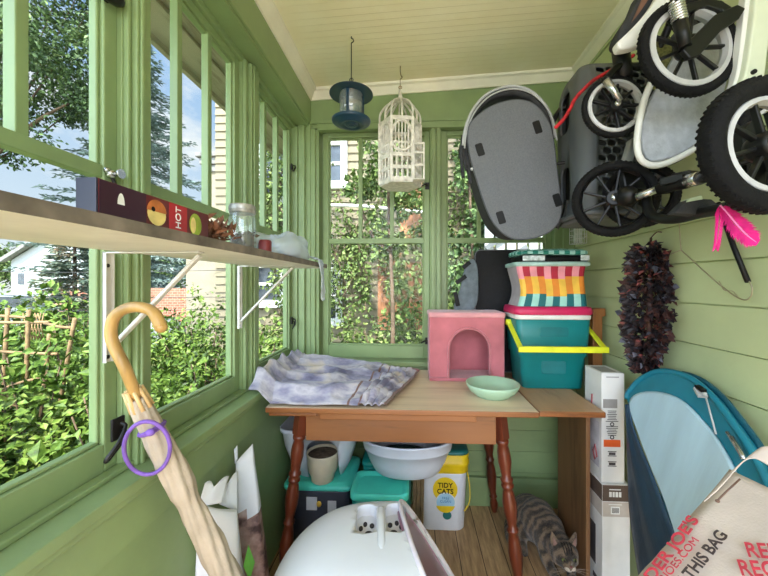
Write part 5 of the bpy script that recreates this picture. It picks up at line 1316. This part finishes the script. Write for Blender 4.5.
sB = thing('jogging_stroller', 'black framed folded stroller hung lowest on the right wall', 'stroller', P(690,190,.85))
c1 = P(614,199,1.08); wheel(sB, c1, .117, (-.42,-1,.04), 9, .0135, .775, .002, m_spoke)
c2 = P(640,195,1.17); wheel(sB, c2, .110, (-.42,-1,.04), 9, .0135, .775, .002, m_spoke)
c3 = P(765,146,.62); wheel(sB, c3, .118, (.12,-1,.02), 8, .0185, .66, .0075)
c4 = P(775,140,.82); wheel(sB, c4, .110, (.12,-1,.02), 8, .0185, .66, .008)
mb = MB(); mb.tube([c3, c4], .012, 10); mb.build('rear_axle', m_spoke, sB, world=True)
mb = MB(); mb.ball(c1+Vector((.02,-.03,0)),(.03,.035,.03)); mb.tube([c1+Vector((-.01,-.03,0)), c2+Vector((.02,-.02,0))], .012, 10); mb.build('front_axle', m_spoke, sB, world=True)
mb = MB(); mb.tube(bez([P(628,200,1.05),P(640,196,1.02),P(655,191,.99),P(672,186,.94),P(690,182,.88),P(706,177,.82),P(730,165,.75),c3+Vector((0,.08,0))],4), [.010]*8+[.015]*8+[.013]*13, 12); mb.build('upper_tube', m_spoke, sB, world=True)
mb = MB(); mb.tube([P(636,197,1.01), P(656,190,.975)], .0105, 12); mb.build('silver_sleeve', m_silver, sB, world=True); mb = MB(); mb.tube([P(689,181,.868), P(700,178,.835)], .0165, 12); mb.build('silver_sleeve', m_silver, sB, world=True)
mb = MB(); mb.box(P(675,180,.93),(.05,.05,.02),rot=(0,-.1,.6)); mb.box(P(690,173,.90),(.05,.02,.008),rot=(0,-.15,.6)); mb.tube([P(672,176,.93),P(690,172,.89)],.006,8); mb.build('clamp', m_spoke, sB, bevel=.003, world=True)
mb = MB(); mb.tube(bez([P(646,196,1.03),P(648,208,1.02),P(653,216,1.0),P(664,219,.97),P(680,218,.93),P(700,213,.87),P(722,209,.80),P(745,203,.72),P(775,190,.66),c4],5), .0135, 12); mb.build('lower_tube', m_spoke, sB, world=True)
mb = MB(); mb.slab([P(u,v,.865) for u, v in [(674,213),(684,203),(690,198),(712,199),(720,205),(722,210),(700,215)]],(0,.03,0)); mb.build('footrest', m_dkfab, sB, bevel=.004, world=True)
mb = MB(); mb.slab([P(u,v,.862) for u, v in [(687,202),(690,198),(702,195),(704,199)]],(0,.028,0)); mb.build('pale_catch', pm('pale_green_plastic', (190,206,178), .5), sB, bevel=.002, world=True)
mb = MB(); mb.slab([P(u,v,.74) for u, v in [(742,130),(756,118),(768,150),(766,190),(750,190),(746,160)]],(0,.03,0)); mb.tube([P(725,168,.70),P(758,158,.68)],.006,8); mb.build('brake_plate', m_spoke, sB, bevel=.004, world=True)
mb = MB(); mb.tube([P(727,170,.69),P(735,167,.69)],.008,8); mb.build('silver_pin', m_silver, sB, world=True)
mb = MB(); mb.ball(P(738,180,.70),(.012,.012,.018)); mb.build('red_reflector', pm('red_lens', (176,40,44), .3), sB, world=True)
mb = MB(); mb.tube(bez([Vector((.905,.93,1.66)),Vector((.86,.93,1.655)),Vector((.82,.93,1.62)),P(700,180,.93)],4), .006, 8); mb.tube(bez([P(627,165,1.12),P(628,180,1.12),c1+Vector((.03,.03,0))],4),.014,8); mb.build('wall_hook', m_iron, sB, world=True)
mb = MB(); mb.slab([P(u,v,1.13) for u, v in [(632,138),(640,136),(633,163),(625,162)]],(0,.03,0)); mb.build('front_post', pm('grey_post', (150,152,150), .4), sB, bevel=.003, world=True)
mb = MB(); mb.slab([P(u,v,1.10) for u, v in [(624,162),(640,162),(647,172),(647,190),(625,188),(622,172)]],(0,.03,0)); mb.build('fork_crown', m_spoke, sB, bevel=.006, world=True)

# =============================================================== grey slotted basket
m_bask = pm('dark_grey_plastic', (84,88,92), .5, .05, 8)
def basket():
    x0, x1, y0, y1, z0, z1 = .600, .905, 1.255, 1.50, 1.49, 2.085
    c = Vector(((x0+x1)/2,(y0+y1)/2,(z0+z1)/2))
    t = thing('slotted_basket', 'big dark grey plastic basket with slots hung behind the strollers', 'basket', c)
    mb = MB(); n = 64; rs = []
    prof = [(-1.0,.86),(-.995,.92),(-.96,.965),(-.4,.985),(.2,1.0),(.55,.985),(.74,.93),(.86,.84),(.94,.70),(.985,.52),(1.0,.40)]
    for h, k in prof:
        kk = .55+.45*k if h > .5 else k
        rs.append([Vector((c.x+x*(kk if x < 0 else 1), c.y+y*k, c.z+h*(z1-z0)/2)) for x, y in resamp2(rrect(x1-x0,y1-y0,.05,6), n)])
    mb.rings(rs); o = mb.build('shell', m_bask, t, world=True); o.data.update()
    md = o.modifiers.new('solid','SOLIDIFY'); md.thickness = .006; md.offset = -1
    cut = MB(); row = 0; z = z0+.055
    def slot(cx, cz, w, h):
        cut.prism([(w/2*math.copysign(abs(math.cos(a))**.6,math.cos(a)), h/2*math.copysign(abs(math.sin(a))**.8,math.sin(a))) for a in [2*PI*k/12 for k in range(12)]], frame((cx,y0+.05,cz),(1,0,-.25),(.25,0,1)), .12)
    while z < z1-.05:
        for k in range(8):
            x = x0+.075+.034*k+(.017 if row % 2 else 0)
            if x < x1-.03: slot(x, z, .030, .0215)
        z += .027; row += 1
    for cz, hh in ((1.93,.16),(1.64,.15)):
        a = rrect(.075, hh, .03, 6); cut.prism(a, frame((x0+.08,y0+.135,cz),(0,1,0),(0,0,1)), -.2); 
    cu = cut.build('cut', m_bask)
    md = o.modifiers.new('cut','BOOLEAN'); md.object = cu; md.operation = 'DIFFERENCE'; md.solver = 'EXACT'; md.use_self = True
    bake(o); bpy.data.objects.remove(cu)
    for cz in (1.64,1.93):
        mb = MB(); mb.slab([(x0+.02,y0+.135+.045*px/.05*.9,cz+pz) for px, pz in rrect(.085,.17,.03,5)],(.004,0,0)); mb.build('hole_shade', m_black, t, world=True)  # black sheets behind the hand holes stand in for the shade inside
    mb = MB(); mb.tube([Vector((c.x+x, c.y+y, z0+.02)) for x, y in rrect(x1-x0+.008,y1-y0+.008,.05,6)], .010, 8, 0, True); mb.build('rim', m_bask, t, world=True)
    mb = MB(); mb.tube([(x1-.01,c.y,z1-.03),(.925,c.y,z1-.02)],.006,8); mb.build('wall_hook', m_iron, t, world=True)
def resamp2(r, n):
    pts = [Vector((a,b,0)) for a, b in r]; L = [0]
    for i in range(len(pts)): L.append(L[-1]+(pts[(i+1) % len(pts)]-pts[i]).length)
    out = []
    for k in range(n):
        s = L[-1]*k/n; i = max(j for j in range(len(pts)) if L[j] <= s); f = (s-L[i])/max(1e-9,L[i+1]-L[i]); q = pts[i].lerp(pts[(i+1) % len(pts)], f); out.append((q.x,q.y))
    return out
basket()
m_rope = pm('red_cord', (190,34,44), .7, .2, 90)
pts = bez([P(u,v,1.235) for u, v in [(556,127),(563,120),(570,109),(575,99),(583,90),(594,80),(606,73),(618,66),(634,55)]],6)
mb = MB(); mb.tube(pts, .0055, 8)
for i in range(0, len(pts)-1): mb.ball(pts[i], (.0068,.0068,.0062), 0, 8, 5)
tag(mb.build('braided_leash', m_rope), 'red braided leash lying across the dark grey basket', 'leash')

# =============================================================== hanging bassinet
bz = thing('bassinet', 'grey felt bassinet hanging on end with its underside showing', 'bassinet', P(515,168,1.40))
prof = [(468.7,127.8),(477.8,115.6),(494.5,105),(515.8,99.8),(532.5,103.4),(544.7,115.6),(552.3,133.8),(556.8,170),(560.2,197.7),(561,214),(554,228),(537,237),(516,239),(500.6,231),(488.4,212.9),(477.8,182.5),(469.5,153)]
f0 = bezc([P(u,v,1.38) for u, v in prof],5)
cen = sum(f0, Vector())/len(f0)
rs = [f0]+[[cen+(p-cen)*k+Vector((0,d,0)) for p in f0] for k, d in ((1.0,.004),(1.0,.02))]
mb = MB(); mb.rings([[cen+(p-cen)*.985+Vector((0,-.003,0)) for p in f0]]+rs); mb.build('base_pad', m_felt, bz, world=True)
mb = MB(); mb.rings([[cen+(p-cen)*k+Vector((0,d,0)) for p in f0] for k, d in ((.985,.021),(.97,.05),(.95,.12),(.93,.17),(.93,.18))]); mb.build('body', m_dkfab, bz, world=True)
mb = MB(); mb.tube([p+Vector((0,.002,0)) for p in f0], .0035, 6, 0, True); mb.build('piping', pm('dark_piping', (74,77,82), .8), bz, world=True)
for u, v in ((480,149.5),(537.5,127),(557.5,200),(501,217.5)):
    c = P(u,v,1.376); mb = MB(); mb.slab([c+Vector((x*math.cos(.3)+z*math.sin(.3)*-1, 0, -x*math.sin(-.3)*-1*-1+z*math.cos(.3))) for x, z in rrect(.030,.052,.006,3)],(0,.006,0)); mb.build('rubber_foot', m_black, bz, bevel=.002, world=True)
hood1 = [(463,146),(465,130),(473,110),(488,94),(508,87),(527,90),(542,102),(551,118),(555,138)]
hood2 = [(465,150),(467,134),(475,115),(490,99),(509,92.5),(526,95),(539,106),(547,121),(551,138)]
mb = MB(); a = bez([P(u,v,1.40) for u, v in hood1],6); b = bez([P(u,v,1.385) for u, v in hood2],6)
mb.rings([[a[i], b[i], b[i]+Vector((0,.03,0)), a[i]+Vector((0,.16,0))] for i in range(len(a))]); mb.build('hood', m_dkfab, bz, world=True)
mb = MB(); mb.tube([p+Vector((0,-.004,0)) for p in a], .006, 8); mb.tube([p+Vector((0,-.004,0)) for p in bez([P(u+1.5,v+2.6,1.39) for u, v in hood1],6)], .0035, 6); mb.build('hood_tube', pm('pale_grey_tube', (168,171,172), .4), bz, world=True)
for k, (du, l) in enumerate([(0,38),(2.5,30),(5,44)]):
    mb = MB(); p = bez([P(463+du*.6,135,1.40),P(461+du,150,1.395),P(461.5+du*1.2,160,1.39),P(463+du*1.5,140+l,1.39)],5); mb.rings([[q+Vector((-.006,0,0)), q+Vector((.006,-.003,0)), q+Vector((.006,.001,0)), q+Vector((-.006,.003,0))] for q in p]); mb.build('strap', m_dkfab, bz, world=True)
mb = MB(); mb.ball(P(472,169,1.385), .007); mb.build('snap', m_rim, bz, world=True)
for pts, r in (([P(553,165,1.41),P(562,163,1.40),P(572,163,1.38),P(574,160,1.36)],.006),([P(556,228,1.42),P(565,214,1.40),P(568,200,1.38)],.012),([P(552,125,1.45),P(560,110,1.45),P(575,104,1.42)],.010)):
    mb = MB(); mb.tube(bez(pts,5), r, 8); mb.build('side_joint', m_spoke, bz, world=True)

# =============================================================== small things on the right wall
m_wire2 = pm('white_coated_wire', (222,222,218), .4, .04, 20)
wb = thing('wire_basket', 'small white wire basket on the wall under the dark grey basket', 'wire basket', P(585,230,1.86))
mb = MB()
a, b = P(575,216,1.82), P(595,243,1.82); xs0, xs1, z1, z0 = a.x, min(b.x,.898), a.z, b.z
for y in (1.82,1.88):
    for i in range(6): x = xs0+(xs1-xs0)*i/5; mb.tube([(x,y,z0),(x,y,z1)],.0016,5)
    for i in range(7): z = z0+(z1-z0)*i/6; mb.tube([(xs0,y,z),(xs1,y,z)],.0016,5)
for i in range(5):
    z = z0+(z1-z0)*i/4; mb.tube([(xs0,1.82,z),(xs0,1.88,z)],.0016,5); mb.tube([(xs1,1.82,z),(xs1,1.88,z)],.0016,5)
mb.tube([(xs1,1.85,z1),(.912,1.85,z1)],.003,6); mb.build('wires', m_wire2, wb, world=True)
mb = MB(); mb.bb(xs0+.01,xs1-.01,1.845,1.86,z0+.006,z1-.02); mb.build('packet', pm('pale_packet', (200,206,196), .5, .15, 30), wb, world=True)
# dried leaf swag
r_ = random.Random(17)
sw = thing('dried_swag', 'dark dried leaf swag hanging on the pale green siding', 'swag', PX(650,245,.87))
m_d1 = pm('black_leaf', (44,38,42), .5, .3, 30); m_d2 = pm('brown_leaf', (78,50,46), .5, .3, 30); m_d3 = pm('rose_leaf', (150,82,76), .5, .2, 30); m_d4 = pm('leaf_glint', (104,104,116), .4, .2, 30)  # the grey leaf colour paints highlights among the dark leaves
top, bot = PX(651,246,.868), PX(648,372,.858)
mb = MB()
for i in range(1500):
    s = r_.random(); w = .098*math.sin(PI*min(1,max(0,.10+.80*s)))**.55
    if s > .72: w *= 1-(s-.72)*1.5
    a = r_.uniform(0,2*PI); q = w*(.45+.62*r_.random()); p = top.lerp(bot, s)+Vector((.45*q*math.cos(a)-.012, q*math.sin(a)*1.0, 0))
    if p.x > .897: p.x = .897-r_.random()*.01
    k = r_.random(); mi = 0 if k < .56 else 1 if k < .84 else 2 if k < .90 else 3
    d = Vector((math.cos(a)*.6-.3, math.sin(a), r_.uniform(-1,.6)))
    mb.leaf(p, d, r_.uniform(.016,.028), r_.uniform(.022,.042), rvec(r_)+Vector((-.5,-.3,0)), mi, r_.uniform(.2,.5))
for i in range(60):     # a loose sprig at the left
    s = r_.random(); p = PX(641,350,.86).lerp(PX(628,338-10*r_.random(),.862), s)+rvec(r_)*.012; mb.leaf(p, rvec(r_), .012, .022, rvec(r_), r_.choice((0,1,1,2)), .3)
mb.build('leaves', [m_d1,m_d2,m_d3,m_d4], sw, world=True)
mb = MB(); mb.tube([top+Vector((0,0,.03)), top.lerp(bot,.5), bot], [.004,.010,.004], 8); mb.tube(bez([top+Vector((0,0,.03)), top+Vector((.02,0,.05)), top+Vector((.038,0,.05))],4),.002,6)
mb.build('stem', m_d2, sw, world=True)
# coat hanger with foam tube
hg = thing('wire_hanger', 'bent wire coat hanger with a black foam tube on the green siding', 'hanger', PX(680,225,.897))
mb = MB(); mb.tube(bez([PX(679,222,.904),PX(680,236,.899),PX(681,250,.896)],4),.0018,6); mb.tube([PX(681,250,.896),PX(671,254,.893)],.0018,6)
mb.tube(bez([PX(681,250,.896),PX(693,261,.896),PX(706,273,.896),PX(720,285,.896),PX(735,296,.895),PX(745,300,.894),PX(751,296,.893),PX(752,288,.892),PX(749,281,.892)],5),.0018,6)
mb.tube(bez([PX(719,281,.893),PX(724,290,.893),PX(732,291,.893),PX(738,297,.893)],4),.0012,5); mb.build('wire', pm('bare_wire', (170,160,130), .4, .1, 20, metal=.5), hg, world=True)
mb = MB(); mb.tube([PX(718,203,.895), PX(733,245,.893), PX(748,282,.892)], .0065, 10); mb.build('foam_tube', m_black, hg, world=True)
# pink feather
m_feather = pm('magenta_feather', (200,16,112), .8, .15, 30); ft = thing('feather', 'bright magenta feather dangling under the lower stroller', 'feather', P(722,207,.66))
q0 = [P(720,205,.66),P(728,214,.655),P(738,226,.65),P(748,236,.648),P(756,242,.648)]; qq = bez(q0,8)
mb = MB(); mb.tube(qq, [.0018-.0012*i/(len(qq)-1) for i in range(len(qq))], 5); mb.build('quill', pm('pale_pink', (240,130,190), .6), ft, world=True)
mb = MB(); r_ = random.Random(5)
for i in range(2, len(qq)):
    d = (qq[min(i+1,len(qq)-1)]-qq[i-1]).normalized(); sd = Vector((d.z,0,-d.x)); f = .8*math.sin(PI*min(1,i/len(qq)*.85+.12))
    for s in (-1,1):
        for k in range(2): mb.leaf(qq[i]+d*.0015*k, d*.8+sd*s*(1+.2*r_.random()), .0042, .034*f*r_.uniform(.8,1.15), Vector((0,-1,.3*r_.uniform(-1,1))), 0, .15)
q2 = bez([P(720,205,.66),P(719,220,.655),P(717,238,.65),P(715,247,.65)],6)
for i in range(len(q2)-1):
    for s in (-1,1): mb.leaf(q2[i], Vector((s*.5,0,-1)), .004, .022*(1-.5*i/len(q2)), Vector((0,-1,0)), 0, .15)
mb.build('barbs', m_feather, ft, world=True)

# =============================================================== folded pop-up tent
m_tt = pm('teal_nylon', (24,120,140), .45, .08, 10, bump=.1, bscale=30); m_tl = pm('sky_blue_nylon', (178,206,218), .5, .05, 5, bump=.10, bscale=14, stretch=(1,3,.3)); m_tn = pm('navy_nylon', (44,70,92), .55, .12, 7, bump=.3, bscale=16)
tp0 = Vector((.84,1.0,.93)); tpn = Vector((1,0,-.33)).normalized()
def TP(u, v, off=0):
    a = P(u,v,1.0); d = a-Vector((0,0,CZ)); o = Vector((0,0,CZ)); t_ = (tp0+tpn*off*-1-o).dot(tpn)/d.dot(tpn); return o+d*t_
tn = thing('popup_tent', 'folded teal and sky blue pop-up tent leaning on the right wall', 'tent', TP(690,560))
panel = [(629,404),(637,393.5),(657,391.5),(680,399),(702,420),(721,445),(738,480),(750,530),(752,600),(735,660),(705,640),(683,560),(665,502),(650,465),(636,428)]
outer = [(627,399),(632,388),(642,378),(661,371),(687,376.5),(710,394),(732,422),(749,447),(768,484),(785,540),(790,610),(770,690),(720,700),(690,640),(676,560),(657,480),(639,430)]
op = bezc([TP(u,v,.012) for u, v in outer],4)
cen = sum(op,Vector())/len(op)
mb = MB(); mb.rings([op, [p+tpn*.012 for p in op], [cen+(p-cen)*1.0+tpn*.03 for p in op], [cen+(p-cen)*.97+tpn*.05 for p in op]]); mb.build('teal_body', m_tt, tn, world=True)
pp = bezc([TP(u,v,.020) for u, v in panel],4); c2_ = sum(pp,Vector())/len(pp)
mb = MB(); mb.rings([[p+tpn*.006 for p in pp], pp, [c2_+(p-c2_)*.96-tpn*.004 for p in pp]]); mb.build('sky_panel', m_tl, tn, world=True)
mb = MB(); mb.tube(op[:int(len(op)*.62)], .009, 8); mb.build('hoop', m_tt, tn, world=True)
mb = MB(); mb.tube([p+tpn*.03+Vector((.0,.0,.006)) for p in op[int(len(op)*.22):int(len(op)*.55)]], .008, 8); mb.build('rear_hoop', pm('deep_teal_nylon', (16,84,100), .5), tn, world=True)
# navy side, hanging from the left rim to the floor
left = [TP(u,v,.024) for u, v in [(629,404),(633,425),(641,447),(652,473),(664,505),(675,535),(690,575),(700,610)]]; lb = bez(left,4)
lo = bez([P(627,405,1.33),P(627,440,1.32),P(628,480,1.31),P(630,515,1.28),P(637,565,1.22),P(650,640,1.12)],5)
n = 10; m = 28; vs = []
def along(c, s):
    x = s*(len(c)-1); i = min(int(x), len(c)-2); return c[i].lerp(c[i+1], x-i)
for j in range(m+1):
    a = along(lb, j/m); b = along(lo, j/m)
    for i in range(n+1):
        s = i/n; p = a.lerp(b, s); p = p+Vector((-1,-.6,.2)).normalized()*(.010*math.sin(PI*s)+.008*math.sin(s*13+j*.12)*math.sin(PI*s)); vs.append(p)
mb = MB(); mb.add(vs, [(j*(n+1)+i,j*(n+1)+i+1,(j+1)*(n+1)+i+1,(j+1)*(n+1)+i) for j in range(m) for i in range(n)], 0, True); mb.build('navy_side', m_tn, tn, solid=.003, world=True)
mb = MB(); mb.beam(TP(698,388,.03), TP(703,397,.03), .022, .008); mb.tube([TP(705,394,.035), TP(710,412,.03), TP(716,434,.03)], .0025, 6); mb.ball(TP(705,394,.036), .005); mb.build('toggle', m_rim, tn, world=True)
mb = MB(); mb.beam(TP(697,386,.034), TP(704,391,.034), .014, .008); mb.build('black_clip', m_black, tn, world=True)
mb = MB(); mb.tube([TP(731,437,.03), TP(742,455,.03), TP(744,460,.03)], .006, 8); mb.tube([TP(727,432,.028), TP(738,450,.028)], .004, 8); mb.build('pole_ends', m_silver, tn, world=True)

# =============================================================== cotton tote bag
m_tote = pm('natural_cotton', (210,192,178), .9, .05, 9, bump=.12, bscale=240); m_rprint = pm('red_print', (196,56,70), .8, .12, 60); m_bprint = pm('black_print', (66,52,50), .8, .15, 60)
ap = P(729,468,.72); bl_ = P(612,604,.62); rg = P(812,507,.60)
xa = (ap-bl_).normalized(); e2 = (rg-ap); zn = xa.cross(e2).normalized(); ya = zn.cross(xa)        # plane of the front
if zn.y > 0: zn = -zn; 
Tt = Matrix((xa, zn.cross(xa).normalized(), zn)).transposed().to_4x4(); Tt.translation = bl_
Wt = (ap-bl_).length; iv_ = Tt.inverted(); yr = (iv_ @ rg).y; sgn = 1 if yr > 0 else -1
tt = thing('tote_bag', 'natural cotton tote bag with red and black printing leaning on the tent', 'tote bag', bl_)
Lb = .62
xr_ = (iv_ @ rg).x; sl_ = (xr_-Wt)/yr
def tq(x, y, z=0): return Tt @ Vector((x, sgn*abs(y), z))
mb = MB(); n = 26; m = 30; rs = []
for j in range(m+1):
    y = Lb*j/m; xo0, xo1 = -.03, Wt+abs(y)*sl_*sgn*sgn*(1 if yr>0 else -1)
    ring = []
    for side_ in (0,1):
        for i in range(n+1):
            u = i/n if side_==0 else 1-i/n; x = xo0+(xo1-xo0)*u; b = math.sin(PI*u)**.5*math.sin(PI*min(.96,j/m+.04))**.5
            nn = .004*noise.noise(Vector((x*9,y*7,side_*5)))+.0025*noise.noise(Vector((x*25,y*22,side_*5)))
            ring.append(tq(x,y,(nn-.004) if side_==0 else -.006-.05*b))
    rs.append(ring)
mb.rings(rs); mb.build('cotton_body', m_tote, tt, world=True)
# strap: both ends stitched near the mouth, loop over the edge
mb = MB(); s1, s2 = P(718,499,.66), P(703,492,.66)
lp = bez([P(712,497,.668),P(722,486,.672),P(736,470,.68),P(750,458,.68),P(758,454,.675),P(768,456,.665),P(790,470,.64)],6)
mb.rings([[p+Vector((.012,.0,.010))+zn*.003, p+Vector((-.012,0,-.012)) +zn*.003, p+Vector((-.012,0,-.012))+zn*.0055, p+Vector((.012,0,.010))+zn*.0055] for p in lp]); mb.build('strap', m_tote, tt, bevel=.001, world=True)
mb = MB(); mb.tube([P(717,501,.655),P(727,491,.66),P(740,479,.665)],.0016,6); mb.ball(P(717.5,501,.653),(.004,.003,.003)); mb.build('strap_seam', pm('brown_thread', (110,80,66), .8), tt, world=True)
def tw_(name, s, size, u0, v0, u1, v1, m, align='RIGHT', bold=0, sx=1.0, ):
    """a printed line: its end and start given as two places on the front"""
    def on(u,v):
        a = P(u,v,1.0); o = Vector((0,0,CZ)); d = a-o; return o+d*((bl_-o).dot(zn)/d.dot(zn))
    a, b = on(u0,v0), on(u1,v1); d = (b-a); up = zn.cross(d)
    text(name, s, size, m, frame((b if align == 'RIGHT' else a)+zn*.0062, d, up), tt, align, .0006, sx, bold)
tw_('red_words', "TRADER JOE'S", .026, 654,577, 696,520, m_rprint, bold=.0005, sx=1.32)
tw_('red_words', 'TRADERJOES.COM', .0165, 668,578, 698,541, m_rprint, sx=1.2)
tw_('black_words', 'REUSE THIS BAG', .025, 688,581, 725,535, m_bprint, bold=.0004, sx=.98)
tw_('red_words', 'REUSE', .034, 747,553, 800,557, m_rprint, 'LEFT', .0005, .75)
tw_('red_words', 'RECYCLE', .034, 740,571, 794,575, m_rprint, 'LEFT', .0005, .75)
# =============================================================== camera
cd = bpy.data.cameras.new('camera'); cam = bpy.data.objects.new('camera', cd); col.objects.link(cam)
cd.sensor_width = 36; cd.lens = 36*F/768; cd.shift_x = -13/768; cd.shift_y = -4/768; cd.clip_start = .02; cd.clip_end = 300
cam.location = (0,0,CZ); cam.rotation_euler = (PI/2, 0, math.atan(K))
sc = bpy.context.scene; sc.camera = cam
sc.view_settings.view_transform = 'Standard'; sc.view_settings.look = 'None'; sc.view_settings.gamma = 1; sc.view_settings.use_curve_mapping = False
sc.view_settings.exposure = 0.85
